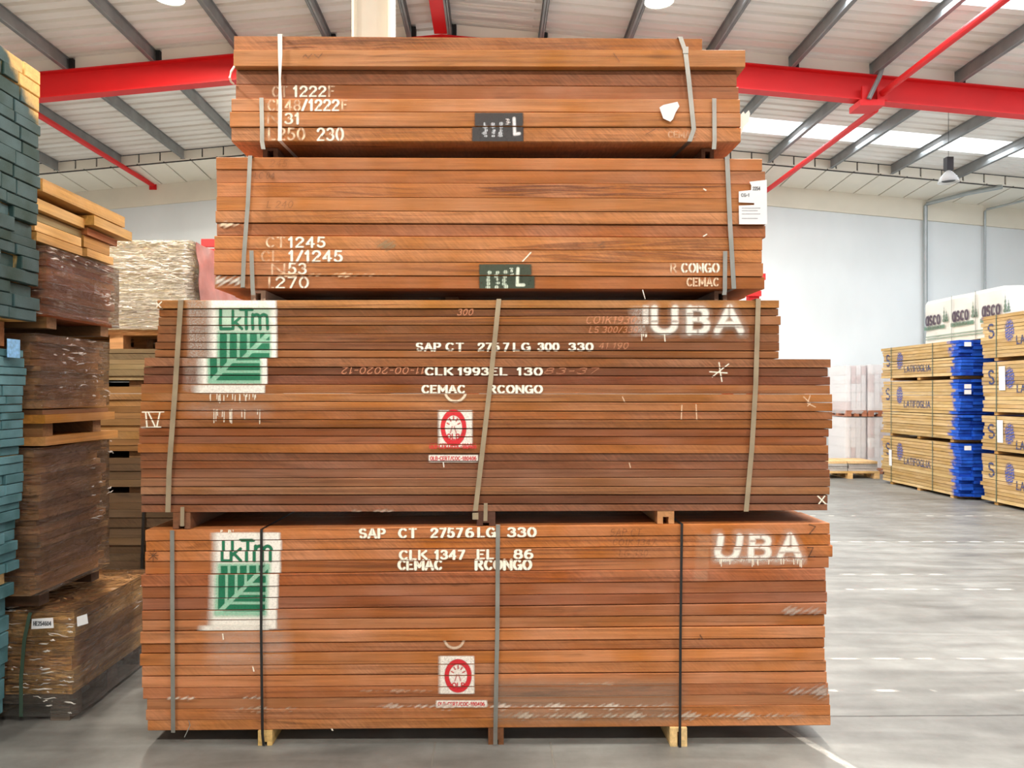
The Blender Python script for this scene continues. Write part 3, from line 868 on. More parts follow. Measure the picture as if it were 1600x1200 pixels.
def paint_rows(mb, c0, c1, rowh, ff, to3d, step=.75):
    nx = max(2, int((c1 - c0) / step) + 1); ny = max(2, int(rowh / step) + 1)
    paint_grid2(mb, np.meshgrid(np.linspace(c0, c1, nx), np.linspace(0, 1, ny)), ff, to3d, 1)
def paint_grid2(mb, UV, f, to3d, m):
    U, V = UV
    cache = f(U, V)
    ny, nx = U.shape
    a, c = cache
    keep = a > .02
    q = keep[:-1, :-1] | keep[1:, :-1] | keep[:-1, 1:] | keep[1:, 1:]
    if not q.any(): return
    X, Y, Z = to3d(U, V)
    use = np.zeros(U.shape, bool)
    for sy in (0, 1):
        for sx in (0, 1): use[sy:ny - 1 + sy, sx:nx - 1 + sx] |= q
    base = len(mb.v); n = int(use.sum())
    idx = np.full(U.shape, -1, int); idx[use] = base + np.arange(n)
    mb.v += [tuple(p) for p in np.stack([X[use], Y[use], Z[use]], 1).tolist()]
    jj, ii = np.nonzero(q)
    fs = np.stack([idx[jj + 1, ii], idx[jj + 1, ii + 1], idx[jj, ii + 1], idx[jj, ii]], 1)
    mb.f += [tuple(t) for t in fs.tolist()]; mb.m += [m] * len(fs)
    cols = np.zeros((n, 4), np.float32)
    if isinstance(c, tuple): cols[:, :3] = c[:3]
    else: cols[:, :3] = c[use]
    cols[:, 3] = a[use]
    mb.paint.append((base, cols))

def strap(t, pts, wpx, mat, label=None, proud=.026, over=None, under=None, seal=None, depth=1.05, widths=None, back=True):
    """steel or plastic band down the bundle's face (px points); over/under = it also runs over the top / below the bundle"""
    y = D0 - proud
    P3 = [((px - CX) * D0 / F, y, CAMH + (CY - py) * D0 / F) for px, py in pts]
    w = [wpx * D0 / F * (widths[i] if widths else 1) for i in range(len(P3))]
    mb = MB(); mb.ribbon(P3, w, .0012)
    if over is not None:
        x, _, z = P3[0]
        mb.ribbon([(x, y, z), (x + over, D0 + depth, z)], w[0], .0012, nrm=(0, 0, 1))
    if under is not None:
        x, _, z = P3[-1]
        mb.ribbon([(x, y, z), (x + under, D0 + depth, z)], w[-1], .0012, nrm=(0, 0, -1))
    o = mb.build('strap', mat, t)
    if label: o['label'] = label
    if seal is not None:
        k, dy = seal
        px, py = pts[k]
        x, _, z = ((px - CX) * D0 / F, y, CAMH + (CY - py - dy) * D0 / F)
        mb = MB(); mb.box(x - wpx * D0 / F * .62, x + wpx * D0 / F * .62, y - .004, y - .0015, z - .016, z + .016)
        mb.build('strap_seal', mat, o)
    return o

def bearer(t, x0, x1, ztop, zbot, colr, groove=.4, gh=.55, depth=1.05, y0=.012, label=None, mat=None):
    """wooden runner under a bundle with a strap groove along its underside"""
    a = P(x0, 0, D0)[0]; b = P(x1, 0, D0)[0]
    w = b - a; h = ztop - zbot
    ga, gb = a + w * (.5 - groove / 2), a + w * (.5 + groove / 2)
    gz = zbot + h * gh
    prof = [(a, zbot), (ga, zbot), (ga, gz), (gb, gz), (gb, zbot), (b, zbot), (b, ztop), (a, ztop)]
    mb = MB()
    ya, yb = D0 + y0, D0 + depth
    n = len(prof)
    vs = [(x, ya, z) for x, z in prof] + [(x, yb, z) for x, z in prof]
    fs = [(i, i + n, (i + 1) % n + n, (i + 1) % n) for i in range(n)]
    for o in (0, n):
        for q in ((0, 1, 2, 7), (2, 3, 6, 7), (3, 4, 5, 6)):
            fs.append(tuple(o + i for i in (q if o == 0 else q[::-1])))
    mb.add(vs, fs)
    ob = mb.build('bearer', mat or WOODY, t, color=colr)
    if label: ob['label'] = label
    return ob

def zrow(lb, rb, k, px, xl0, xr0):
    u = (px - xl0) / (xr0 - xl0)
    return CAMH + (CY - (lb[k] + (rb[k] - lb[k]) * u)) * D0 / F

def logo_lktm(xa, xb, ya, yb):
    """green square mark: upright bars above the diagonal, level bars below it"""
    def f(px, py):
        u = (px - xa) / (xb - xa); v = (py - ya) / (yb - ya)
        s = u + v - 1.0
        def bars(t):
            q = (t * 5) % 1.0
            return np.clip((q - .02) / .06, 0, 1) * np.clip((.76 - q) / .06, 0, 1)
        a = np.where(s < 0, bars(u), bars(1.0 - (1.0 - v))) * np.clip((np.abs(s) - .06) / .02, 0, 1)
        a = a * ((u > 0) & (u < 1) & (v > 0) & (v < 1))
        return a * .97, GRN
    return (xa - 1, ya - 1, xb + 1, yb + 1), f
def olb_ring(cx, cy, rx, ry):
    def f(px, py):
        q = np.sqrt(((px - cx) / rx) ** 2 + ((py - cy) / ry) ** 2)
        a = np.clip((.2 - np.abs(q - .88)) / .06, 0, 1)
        for ang in (20, 55, 90, 125, 160):
            ca, sa = math.cos(math.radians(ang)), math.sin(math.radians(ang))
            d = segdist(px, py, [(cx + rx * .38 * ca, cy - 2 - ry * .38 * sa), (cx + rx * .56 * ca, cy - 2 - ry * .56 * sa)], .9, .9)
            a = np.maximum(a, np.clip(.5 - d, 0, 1) * .8)
        for pl in ([(cx - 2, cy - 2), (cx - 5, cy + 8)], [(cx + 1, cy - 2), (cx + 4, cy + 8)]):
            a = np.maximum(a, np.clip(.5 - segdist(px, py, pl, .6, .6), 0, 1) * .8)
        return a, REDP
    return (cx - rx * 1.15, cy - ry * 1.15, cx + rx * 1.15, cy + ry * 1.15), f
def half_ring(cx, cy, r, alpha):
    def f(px, py):
        q = np.hypot(px - cx, py - cy)
        a = np.clip((2.6 - np.abs(q - r)) / 1.2, 0, 1) * np.clip((py - cy - r * .12) / 3, 0, 1)
        return a * alpha, lin(232, 214, 190)
    return (cx - r - 4, cy - 2, cx + r + 4, cy + r + 4), f
def blobs(x, y0, y1, n, dx, colr):
    r = random.Random(int(x * 7 + y0))
    el = []
    for i in range(n):
        for k in range(5):
            el.append((x + i * dx + r.uniform(-1.6, 1.6), y0 + (y1 - y0) * (k + .5) / 5 + r.uniform(-1, 1), r.uniform(2.2, 4.4), (y1 - y0) / 10 * r.uniform(.8, 1.5)))
    def f(px, py):
        a = np.zeros(px.shape)
        for cx, cy, rx, ry in el:
            q = np.sqrt(((px - cx) / rx) ** 2 + ((py - cy) / ry) ** 2)
            a = np.maximum(a, np.clip((1.05 - q) * 3, 0, 1) * (.65 + .35 * np.sin(px * 2.1 + cy)))
        return a * .9, colr
    return (x - 7, y0 - 3, x + (n - 1) * dx + 7, y1 + 3), f
def streaks(x0, x1, y0, y1, n, seed, colr, alpha=.6, slope=0.0):
    """dark wavy figure lines in the wood"""
    r = random.Random(seed); lines = []
    for i in range(n):
        L = r.uniform(.15, .5) * (x1 - x0); xs = r.uniform(x0, x1 - L); yb = r.uniform(y0 + 2, y1 - 2); am = r.uniform(.5, 2.5); ph = r.uniform(0, 6)
        pts = []
        for k in range(13):
            t = k / 12
            pts.append((xs + L * t, min(y1 - .5, max(y0 + .5, yb + am * math.sin(ph + t * 4.5) + slope * (t - .5) * L))))
        lines.append((pts, r.uniform(.35, 1.2)))
    def f(px, py):
        a = np.zeros(px.shape)
        for pts, w in lines:
            mx = (px >= pts[0][0]) & (px <= pts[-1][0])
            if not mx.any(): continue
            X = px[mx]; yc = np.interp(X, [p[0] for p in pts], [p[1] for p in pts])
            t = (X - pts[0][0]) / (pts[-1][0] - pts[0][0])
            ww = w * np.sin(math.pi * np.clip(t, 0, 1)) ** .7
            v = np.clip((ww + .6 - np.abs(py[mx] - yc)) / 1.2, 0, 1) * np.clip(ww * 2, 0, 1)
            a[mx] = np.maximum(a[mx], v)
        return a * alpha, colr
    return (x0, y0, x1, y1), f
RED_STREAK = lin(112, 58, 30)
def drips(x0, x1, y0, n, lmax, seed):
    r = random.Random(seed)
    out = []
    for i in range(n):
        x = r.uniform(x0, x1); y = y0 + r.uniform(-1, 2)
        out.append([(x, y), (x + r.uniform(-.5, .5), y + r.uniform(.25, 1) * lmax)])
    return poly_layer(out, .55, YEL, .95)
ST = dict(thin=.085, thick=.17, cut=.026)

# ---- bundle at the bottom
LB4 = [827, 844.6, 861, 877.4, 896.9, 916.7, 934.9, 953.9, 969, 986.6, 1005.6, 1021.5, 1039.7, 1057, 1074.5, 1092.2, 1108.2, 1124.8, 1141.8]
RB4 = [816, 833.5, 851, 870, 886.6, 906.4, 924.6, 941.2, 960.2, 977.3, 996, 1012.7, 1031, 1049, 1066.6, 1084.8, 1100.6, 1117, 1133]
XL4 = [229.5, 230, 228.5, 228, 222.5, 223, 223, 222.5, 222.5, 220.5, 221, 219.5, 222.5, 222.5, 224, 230, 229, 231.5]
XR4 = [1294, 1295.5, 1299, 1294, 1288, 1290, 1292, 1290.5, 1288, 1288, 1288, 1287.5, 1290, 1291, 1293.5, 1296, 1296.5, 1297]
OF4 = [.016, .012, .012, .006, .012, .004, .002, .004, .0, .008, .0, .006, .004, .004, .002, .0, .006, .004]
C4 = [lin(*c) for c in [(172, 106, 66), (170, 104, 64), (168, 104, 66), (158, 94, 60), (138, 78, 54), (136, 80, 56), (122, 70, 52), (140, 84, 58), (148, 94, 62), (164, 104, 68), (154, 98, 68), (166, 106, 70), (162, 106, 74), (170, 108, 74), (150, 92, 64), (146, 96, 68), (158, 100, 66), (160, 104, 68)]]
L4 = [
 rect_layer(336, 831, 439, 982, WHT, .97, 2.5, 14, 5), rect_layer(321, 977, 428, 985, WHT, .8, 3, 14, 8), rect_layer(330, 960, 450, 1040, WHT, .22, 30, 30, 30, .6),
 text_layer('L', 349, 362, 845, 875, GRN, .075, .075), text_layer('k', 363, 378, 845, 875, GRN, .075, .075), text_layer('T', 378, 396, 843, 875, GRN, .075, .075), text_layer('m', 399, 424, 838, 875, GRN, .065, .065),
 rect_layer(341, 879, 424, 962, GRNL, .55, 6, 6, 6), logo_lktm(346, 420, 883, 958), drips(340, 372, 826, 8, 6, 3),
 text_layer('SAP', 564, 602, 825.6, 838.4, YEL, **ST), text_layer('CT', 625, 651, 825.2, 838, YEL, **ST), text_layer('2757', 675, 722, 824.6, 837.6, YEL, **ST), text_layer('6', 729, 739, 824.4, 837.4, YEL, **ST), text_layer('LG', 748, 773, 824, 837, YEL, **ST), text_layer('330', 794, 836, 823.6, 836.6, YEL, **ST),
 text_layer('CLK', 626, 667, 859.5, 872, YEL, **ST), text_layer('1347', 681, 725, 859, 871.5, YEL, **ST), text_layer('EL', 747, 771, 858.6, 871, YEL, **ST), text_layer('86', 804, 831, 858, 870.6, YEL, **ST),
 text_layer('CEMAC', 624, 690, 874.5, 888, YEL, **ST), text_layer('RCONGO', 744, 829, 874, 888, YEL, **ST),
 text_layer('U', 1120, 1150, 837, 872, WHT, .10, .14, .03, .95, .1, soft=4), text_layer('B', 1171, 1198, 837, 870, WHT, .09, .14, .03, .95, soft=4), text_layer('A', 1216, 1245, 835, 868, WHT, .10, .14, .03, .95, soft=4),text_layer('UBA', 1118, 1248, 835, 872, WHT, .16, .2, .0, .22, soft=14),
 rect_layer(1112, 868, 1256, 878, WHT, .5, 8, 10, 10, .85), rect_layer(1085, 832, 1106, 905, lin(214, 180, 150), .2, 6, 6, 3, .4), drips(1113, 1250, 872, 18, 14, 11),
 rect_layer(687, 1023, 741, 1082, WHT, .95, 2, 6, 3, .25), olb_ring(716, 1054, 20, 25), text_layer('OLB', 707, 726, 1065, 1073, REDP, .09, .1), half_ring(710, 996, 15, .6),
 rect_layer(682, 1092.5, 761, 1103, WHT, .93, 2, 3, 3, .2), text_layer('OLB-CERT/COC-180406', 685, 757, 1095.5, 1101, REDP, .08, .1),
 poly_layer([[(236, 860), (250, 872)], [(250, 860), (236, 873)], [(243, 857), (243, 876)], [(236, 866), (251, 866)]], .6, DKP, .85),
 poly_layer([[(1260, 818), (1270, 821), (1261, 832)], [(1258, 854), (1267, 854), (1260, 868), (1270, 868)], [(1092, 990), (1096, 997), (1090, 996)]], .9, DKP, .75),
 text_layer('SAP CT', 953, 1000, 825, 835, DKP, .05, .05, alpha=.55, skew=.2), text_layer('CO1K 1347', 955, 1020, 841, 850, DKP, .05, .05, alpha=.5, skew=.2), text_layer('LG 330', 967, 1010, 858, 867, DKP, .05, .05, alpha=.4, skew=.2),
 rect_layer(770, 1060, 1062, 1126, lin(150, 140, 126), .3, 14, 10, 30), rect_layer(930, 875, 1060, 900, lin(200, 150, 110), .12, 8, 20, 20), smear_layer(262, 1084, 310, 1092, lin(215, 200, 185), .85, 1.0), smear_layer(380, 1082, 412, 1092, lin(200, 186, 172), .7, 2.0), smear_layer(575, 1096, 1060, 1105, lin(220, 208, 195), .75, .3), smear_layer(760, 1108, 1260, 1120, lin(190, 176, 160), .8, 2.7), smear_layer(365, 1100, 470, 1109, lin(190, 170, 150), .6, 4.0),
 smear_layer(1215, 1066, 1296, 1086, lin(165, 150, 140), .9, 5.2), smear_layer(1220, 944, 1292, 958, lin(180, 168, 158), .6, 3.3), poly_layer([[(397, 1038), (399, 1046)], [(351, 988), (352, 996)], [(520, 1136), (523, 1141)]], .9, YEL, .9),
]
for x0, x1, y in ((555, 700, 1073), (880, 960, 1062)): L4.append(smear_layer(x0, y, x1, y + 6, lin(205, 180, 158), .4, x0))
L4 = [streaks(230, 1290, 818, 905, 36, 34, RED_STREAK, .45), streaks(230, 1290, 935, 1130, 50, 35, RED_STREAK, .3)] + L4
B4 = central_bundle('timber_bundle', 'lowest brown hardwood bundle of the central stack, resting on the floor with black straps', LB4, RB4, XL4, XR4, OF4, calm([(c[0], c[1] * 1.09, c[2] * 1.07, 1) for c in C4], .28, 1.0), L4,
                    {4: -3, 5: -4, 6: -5, 7: -6, 8: -7, 1: 2}, gain=1.18)
# ---- third from the top
LB3 = [469.4, 482.8, 496, 508.7, 521.2, 535, 546, 559, 572.8, 586, 600.2, 614.4, 627, 642, 655.5, 668.2, 681.7, 693, 707.2, 719.7, 732.7, 747, 760.5, 773.2, 789, 800.6]
RB3 = [469.4, 481.7, 493.7, 508, 521.5, 535, 548.5, 561.2, 574.3, 588.7, 601.7, 616, 628.7, 643.5, 655.8, 670.2, 682.8, 695.5, 708.7, 720.7, 733.5, 745.8, 760.2, 772.8, 787.5, 797.7]
XL3 = [248, 249.5, 249, 247, 246, 243, 243, 226.7, 225, 224.5, 222, 222, 221, 221, 220.7, 217.7, 217.7, 216.5, 219.5, 219.5, 221, 221, 221, 221, 221.7]
XR3 = [1215.5, 1215.5, 1219, 1217, 1217, 1217, 1216, 1297, 1293.5, 1297, 1295.5, 1299, 1299, 1299, 1299, 1294.5, 1291, 1293, 1294.5, 1294, 1296, 1296, 1295, 1293, 1291.7]
OF3 = [.014, .004, .008, .002, .002, .004, .004, .006, .0, .0, .008, .008, .010, .010, .010, .002, .002, .008, .0, .0, .002, .006, .008, .0, .006]
C3 = [lin(*c) for c in [(186, 134, 86), (134, 90, 60), (150, 102, 66), (132, 86, 56), (130, 86, 58), (126, 80, 54), (144, 96, 62), (140, 94, 66), (108, 64, 46), (106, 60, 46), (156, 104, 68), (170, 118, 76), (166, 110, 70), (158, 102, 66), (148, 98, 64), (138, 82, 54), (140, 86, 58), (160, 104, 66), (122, 82, 64), (126, 82, 62), (126, 86, 66), (138, 98, 74), (150, 110, 82), (112, 74, 60), (126, 86, 68)]]
L3 = [
 rect_layer(328, 466, 433, 560, WHT, .97, 2.5, 16, 5), rect_layer(328, 560, 433, 601, WHT, .97, 2, 16, 3), rect_layer(322, 602, 430, 615, WHT, .9, 2.5, 16, 3), rect_layer(295, 466, 324, 560, WHT, .35, 4, 6, 8, .7), rect_layer(304, 560, 330, 612, WHT, .22, 4, 8, 8, .8),
 rect_layer(340, 518, 424, 600, GRNL, .6, 5, 5, 5), rect_layer(340, 480, 424, 516, GRNL, .35, 6, 8, 8),
 text_layer('L', 346, 362, 484, 514, GRN, .075, .075), text_layer('k', 365, 379, 486, 514, GRN, .07, .07), text_layer('T', 377, 395, 484, 514, GRN, .075, .075), text_layer('m', 396, 419, 478, 514, GRN, .06, .06),
 logo_lktm(344, 422, 520, 598), drips(330, 405, 616, 20, 12, 5), drips(335, 412, 640, 12, 22, 8), rect_layer(290, 630, 420, 652, WHT, .16, 14, 30, 30, .8),
 text_layer('SAP', 652, 688, 536.5, 547.6, YEL, **ST), text_layer('CT', 698, 724, 536.5, 547.6, YEL, **ST), text_layer('275', 748, 779, 536.5, 547.6, YEL, **ST), text_layer('7', 787, 794, 536.5, 547.6, YEL, **ST), text_layer('LG', 803, 827, 536.5, 547.6, YEL, **ST), text_layer('300', 841, 872, 536.5, 547.6, YEL, **ST), text_layer('330', 889, 925, 536.5, 547.6, YEL, **ST),
 text_layer('CLK', 681, 722, 575, 586, YEL, **ST), text_layer('1993', 732, 777, 575, 586, YEL, **ST), text_layer('EL', 782, 807, 575, 586, YEL, **ST), text_layer('130', 824, 861, 575, 586, YEL, **ST),
 text_layer('CEMAC', 676, 741, 602.5, 613.6, YEL, **ST), text_layer('RCONGO', 780, 861, 602.5, 613.6, YEL, **ST), half_ring(712, 611, 16, .85),
 text_layer('U', 1021, 1053, 483, 519, WHT, .10, .14, .03, .95, soft=4), text_layer('B', 1076, 1103, 483, 519, WHT, .09, .14, .03, .95, soft=4), text_layer('A', 1119, 1156, 482, 518, WHT, .10, .14, .03, .95, soft=4),text_layer('UBA', 1018, 1158, 482, 519, WHT, .16, .2, .0, .22, soft=14),
 rect_layer(1003, 478, 1012, 508, WHT, .75, 4, 4, 2, .4, .0), rect_layer(985, 480, 1008, 525, WHT, .35, 6, 14, 4, .8), drips(995, 1010, 520, 5, 12, 2), poly_layer([[(1037, 523), (1038, 534)]], .8, YEL, .9),
 rect_layer(686, 641, 738, 698, WHT, .93, 2, 5, 3, .2), olb_ring(709, 668, 19, 27), text_layer('OLB', 699, 718, 678, 686, REDP, .09, .1), text_layer('OLB-CERT/COC-180406', 672, 744, 693, 700, REDP, .08, .1),
 rect_layer(670.5, 710.5, 747, 721.5, WHT, .93, 1.5, 2, 2, .15), text_layer('OLB-CERT/COC-180406', 673, 744, 713, 718.5, REDP, .08, .1), poly_layer([[(693, 722), (694, 729)]], .7, WHT, .9),
 text_layer('300', 716, 739, 484, 493, CHALK, .06, .06, skew=.25, alpha=.8), text_layer('CO1K1930', 916, 992, 495, 506, CHALK, .05, .05, skew=.25, alpha=.8), text_layer('LS 300/330', 921, 995, 511, 520, CHALK, .05, .05, skew=.25, alpha=.8), text_layer('41 190', 936, 980, 536, 545, CHALK, .05, .05, skew=.25, alpha=.7),
 text_layer('11-00-2020-12', 551, 678, 574, 584, CHALK, .055, .055, skew=.2, alpha=.8, flip=True), text_layer('83-37', 867, 948, 575, 584, CHALK, .05, .05, skew=.25, alpha=.6),
 poly_layer([[(227, 643.5), (260, 643)], [(225, 668), (255, 667)], [(232, 644), (234, 667)], [(236, 644), (247, 667)], [(254, 644), (249, 667)]], 1.0, YEL, 1),
 poly_layer([[(1275, 774), (1287, 786)], [(1286, 774), (1277, 786)]], .9, YEL, 1), poly_layer([[(248, 473), (257, 483)], [(257, 473), (249, 481)]], .9, YEL, .9),
 poly_layer([[(1122, 581), (1149, 583)], [(1136, 567), (1141, 596)], [(1151, 569), (1126, 589)]], .8, YEL, .9),
 poly_layer([[(971, 620), (975, 629)], [(982, 723), (984, 730)], [(1085, 632), (1086, 656)], [(1063, 633), (1062, 655)], [(1252, 620), (1262, 630), (1258, 634)], [(1262, 618), (1258, 630), (1270, 636)]], .6, PEACH, .85),
 smear_layer(550, 793, 620, 800, lin(180, 160, 145), .6, 1.1), smear_layer(218, 530, 246, 540, lin(230, 205, 175), .5, 1.0),
]
for k in range(5): L3.append(poly_layer([[(1171 + RNG.uniform(0, 110), 565 + RNG.uniform(0, 85)), (1176 + RNG.uniform(0, 110), 566 + RNG.uniform(0, 85))][:1] * 2 + []], .5, YEL, 0.0))
L3 = [streaks(250, 1210, 472, 560, 40, 24, RED_STREAK, .4), streaks(225, 1290, 602, 700, 50, 25, RED_STREAK, .35), streaks(225, 1290, 735, 795, 30, 26, RED_STREAK, .3)] + L3
B3 = central_bundle('timber_bundle', 'tallest brown hardwood bundle of the central stack, wide lower half, with a white IV mark', LB3, RB3, XL3, XR3, OF3, calm(C3, .28, 1.06), L3,
                    {k: -15 for k in (7, 8, 9, 10)}, gain=.9)
# ---- second from the top
LB2 = [245.5, 266, 286, 308.5, 329.7, 348.7, 368.6, 390.4, 410, 430.3, 451.4]
RB2 = [248, 268, 288.4, 311, 332, 352, 371.6, 392, 411.6, 432.4, 452.5]
XL2 = [338.5, 339, 340, 339.5, 338, 339, 336, 336, 336, 336]
XR2 = [1190, 1195, 1195, 1195, 1195, 1196, 1190, 1189, 1191, 1194]
OF2 = [.006, .004, .008, .010, .010, .0, .008, .012, .012, .004]
C2 = [lin(*c) for c in [(170, 108, 66), (158, 98, 60), (166, 106, 64), (174, 114, 68), (172, 114, 70), (150, 90, 56), (176, 118, 72), (178, 118, 72), (174, 114, 70), (158, 98, 60)]]
SP = dict(thin=.07, thick=.10, cut=.05, fade=.75, soft=1.3)
def tape(x0, y0, x1, y1, colr): return rect_layer(x0, y0, x1, y1, colr, 1.0, 1.2, 2, 3)
L2 = [
 streaks(700, 1165, 290, 310, 20, 4, RED_STREAK, .75), streaks(340, 690, 288, 308, 8, 5, RED_STREAK, .35), streaks(760, 1185, 373, 391, 16, 6, RED_STREAK, .5, -.03), streaks(780, 1185, 394, 411, 16, 7, RED_STREAK, .55, .05), streaks(340, 780, 330, 348, 10, 8, RED_STREAK, .3), streaks(560, 1180, 412, 431, 14, 9, RED_STREAK, .35, .03), streaks(340, 700, 374, 450, 14, 10, RED_STREAK, .3),
 text_layer('CT', 418, 446, 372, 386.5, PEACH, **SP), text_layer('1245', 453, 508, 372, 386.5, YEL, .08, .12, .05, soft=1.3), text_layer('CL', 411, 438, 394, 409.5, PEACH, alpha=.6, **SP), text_layer('1/1245', 454, 535, 393.5, 409.5, YEL, .08, .12, .05, soft=1.3),
 text_layer('N', 427, 446, 414, 429, PEACH, alpha=.8, **SP), text_layer('53', 453, 479, 413, 428.5, YEL, .07, .11, .05, fade=.4, soft=1.3), text_layer('L', 422, 428, 434, 450, PEACH, **SP), text_layer('270', 433, 482, 434, 450, YEL, .07, .10, .05, fade=.4, soft=1.3),
 text_layer('R', 1047, 1055, 413, 426, PEACH, alpha=.8, **SP), text_layer('CONGO', 1064, 1121, 413, 426, YEL, .08, .12, .06, fade=.3, soft=1.3), text_layer('CEMAC', 1073, 1121, 435.5, 447, PEACH, .08, .11, .05, fade=.3, soft=1.3),
 tape(749, 414, 830, 456, lin(50, 62, 46)), rect_layer(815, 431, 835, 456, lin(50, 62, 46), 1.0, 1.2, 2, 3), blobs(764, 424, 452, 3, 12.5, lin(214, 228, 210)), blobs(800, 420, 432, 1, 9, lin(224, 234, 218)), poly_layer([[(809, 421), (808, 446), (818, 446)]], 2.4, lin(224, 234, 218), .9, 2),
 text_layer('LC 04', 400, 430, 271, 280, DKP, .05, .05, alpha=.6, skew=.2), text_layer('L 240', 420, 459, 316, 326, DKP, .05, .05, alpha=.5, skew=.2), text_layer('245', 424, 450, 252, 262, DKP, .05, .05, alpha=.35, skew=.2),
 smear_layer(336, 430, 380, 446, lin(205, 200, 190), .9, 1.2), smear_layer(341, 347, 386, 355, lin(225, 200, 170), .9, .4), smear_layer(412, 427, 620, 433, lin(240, 205, 165), .8, 1.9),
 poly_layer([[(1098, 370), (1103, 367)], [(1098, 297), (1101, 299)], [(816, 410), (829, 396)]], .9, YEL, .9),
 smear_layer(583, 374, 622, 391, lin(135, 120, 90), .55, .8), smear_layer(925, 372, 945, 391, lin(80, 70, 60), .6, 2.8),
]
B2 = central_bundle('timber_bundle', 'second hardwood bundle from the top of the central stack, with a white paper sheet', LB2, RB2, XL2, XR2, OF2, calm(C2), L2)
# ---- top
LB1 = [58, 81.5, 107, 130.5, 155, 176, 200, 223]
RB1 = [62.5, 81, 108, 134, 156, 178, 200, 224]
XL1 = [367, 367.5, 367.5, 367.5, 363, 361, 363]
XR1 = [1096, 1162, 1152.5, 1155, 1155, 1155.5, 1156]
OF1 = [.012, .024, -.016, -.010, .012, .016, .012]
C1 = [lin(*c) for c in [(158, 104, 66), (178, 122, 76), (128, 80, 58), (144, 90, 60), (176, 118, 74), (180, 120, 74), (170, 112, 70)]]  # recessed rows are darker: shade under the overhang put into their colour
L1 = [
 streaks(370, 720, 60, 80, 16, 14, RED_STREAK, .6), streaks(720, 1090, 64, 80, 8, 15, RED_STREAK, .35), streaks(370, 1150, 84, 106, 12, 16, RED_STREAK, .3), streaks(365, 1150, 158, 222, 24, 17, RED_STREAK, .25),
 text_layer('CT', 426, 448, 135, 150, PEACH, **SP), text_layer('1222', 459, 508, 134.5, 149.5, YEL, .07, .12, .05, soft=1.3), text_layer('F', 514, 522, 134.5, 149.5, PEACH, **SP),
 text_layer('CL48', 421, 470, 159, 174.5, PEACH, **SP), text_layer('/1222', 474, 530, 158.5, 174.5, YEL, .07, .12, .05, soft=1.3), text_layer('F', 536, 543, 159, 173, PEACH, **SP),
 text_layer('N', 421, 437, 180, 195, PEACH, alpha=.6, **SP), text_layer('31', 448, 469, 180, 195.5, YEL, .07, .12, .05, fade=.3, soft=1.3),
 text_layer('L250', 422, 477, 203, 220, PEACH, **SP), text_layer('230', 498, 537, 203, 221, YEL, .06, .10, .05, fade=.3, soft=1.3),
 tape(742, 179, 817, 225, lin(46, 44, 46)), tape(738, 200, 817, 225, lin(46, 44, 46)), blobs(758, 194, 217, 3, 12.5, lin(205, 208, 215)), blobs(793, 187, 198, 1, 9, lin(235, 228, 228)), poly_layer([[(803, 188), (804, 212), (811, 211)]], 2.4, lin(228, 225, 228), .9, 2),
 poly_layer([[(476, 94), (480, 90), (484, 95), (490, 89)], [(494, 90), (500, 95), (506, 88)]], .6, DKP, .6), poly_layer([[(1008, 212), (1022, 204)], [(957, 88), (966, 101)]], .6, lin(120, 70, 40), .7),
 text_layer('CEMAC', 1043, 1085, 208, 217, PEACH, .08, .11, .05, fade=.9, soft=1.3, alpha=.5),
]
B1 = central_bundle('timber_bundle', 'topmost hardwood bundle of the central stack, with a white plastic strap and torn tag', LB1, RB1, XL1, XR1, OF1, calm(C1), L1)

# straps and bearers
Z = lambda y: CAMH + (CY - y) * D0 / F
BR = lin(120, 80, 56); PALE = lin(214, 182, 128); TANB = lin(176, 124, 78)
strap(B4, [(272.5, 827), (273, 980), (274, 1141)], 6.5, STEEL, 'grey steel strap', seal=None)
strap(B4, [(778, 818), (777, 980), (774, 1140), (774, 1159)], 6.5, STEEL, 'grey steel strap')
strap(B4, [(411.5, 825.5), (411, 980), (413, 1142), (415, 1161)], 4.2, BLACKSTRAP, 'black plastic strap', over=.03, proud=.03)
strap(B4, [(1063, 817), (1061, 980), (1060, 1134), (1060, 1166)], 4.0, BLACKSTRAP, 'black plastic strap', over=-.02, proud=.03)
bearer(B4, 404, 426, zrow(LB4, RB4, 18, 415, 219.5, 1299), 0.0, PALE, .3, .25, y0=-.01, label='pale softwood runner')
bearer(B4, 763, 787, zrow(LB4, RB4, 18, 775, 219.5, 1299), 0.0, BR, .3, .3, y0=0.0, label='brown hardwood runner')
bearer(B4, 1046, 1072, zrow(LB4, RB4, 18, 1059, 219.5, 1299), 0.0, PALE, .16, .8, y0=-.02, label='pale softwood runner')
strap(B3, [(286, 470.5), (277, 610), (268, 730), (266, 799)], 8, STEEL_TAN, 'tarnished steel strap', over=.02)
strap(B3, [(779.5, 468.5), (766, 600), (752, 720), (743, 797)], 7.5, STEEL_TAN, 'tarnished steel strap', over=.02, seal=(3, 8))
strap(B3, [(1182, 468), (1178, 600), (1172, 700), (1163, 798)], 7.5, STEEL_TAN, 'tarnished steel strap', over=-.02)
for x0, x1, cl in ((271, 298, BR), (745, 774, lin(84, 54, 42)), (1027, 1053, TANB)):
    xm = (x0 + x1) / 2
    bearer(B3, x0, x1, zrow(LB3, RB3, 25, xm, 216.5, 1299), zrow(LB4, RB4, 0, xm, 219.5, 1299) + .001, cl, .34, .55 if x0 > 1000 else .2, y0=-.005)
strap(B3, [(288, 791), (287.5, 821)], 6, STEEL_TAN, 'short strap end in the runner groove', proud=.022)
strap(B3, [(759, 785), (758.5, 813)], 6, STEEL_TAN, 'short strap end in the runner groove', proud=.022)
strap(B2, [(393.5, 246), (390, 320), (384, 400), (382, 450)], 6.5, STEEL, over=.01, under=.0)
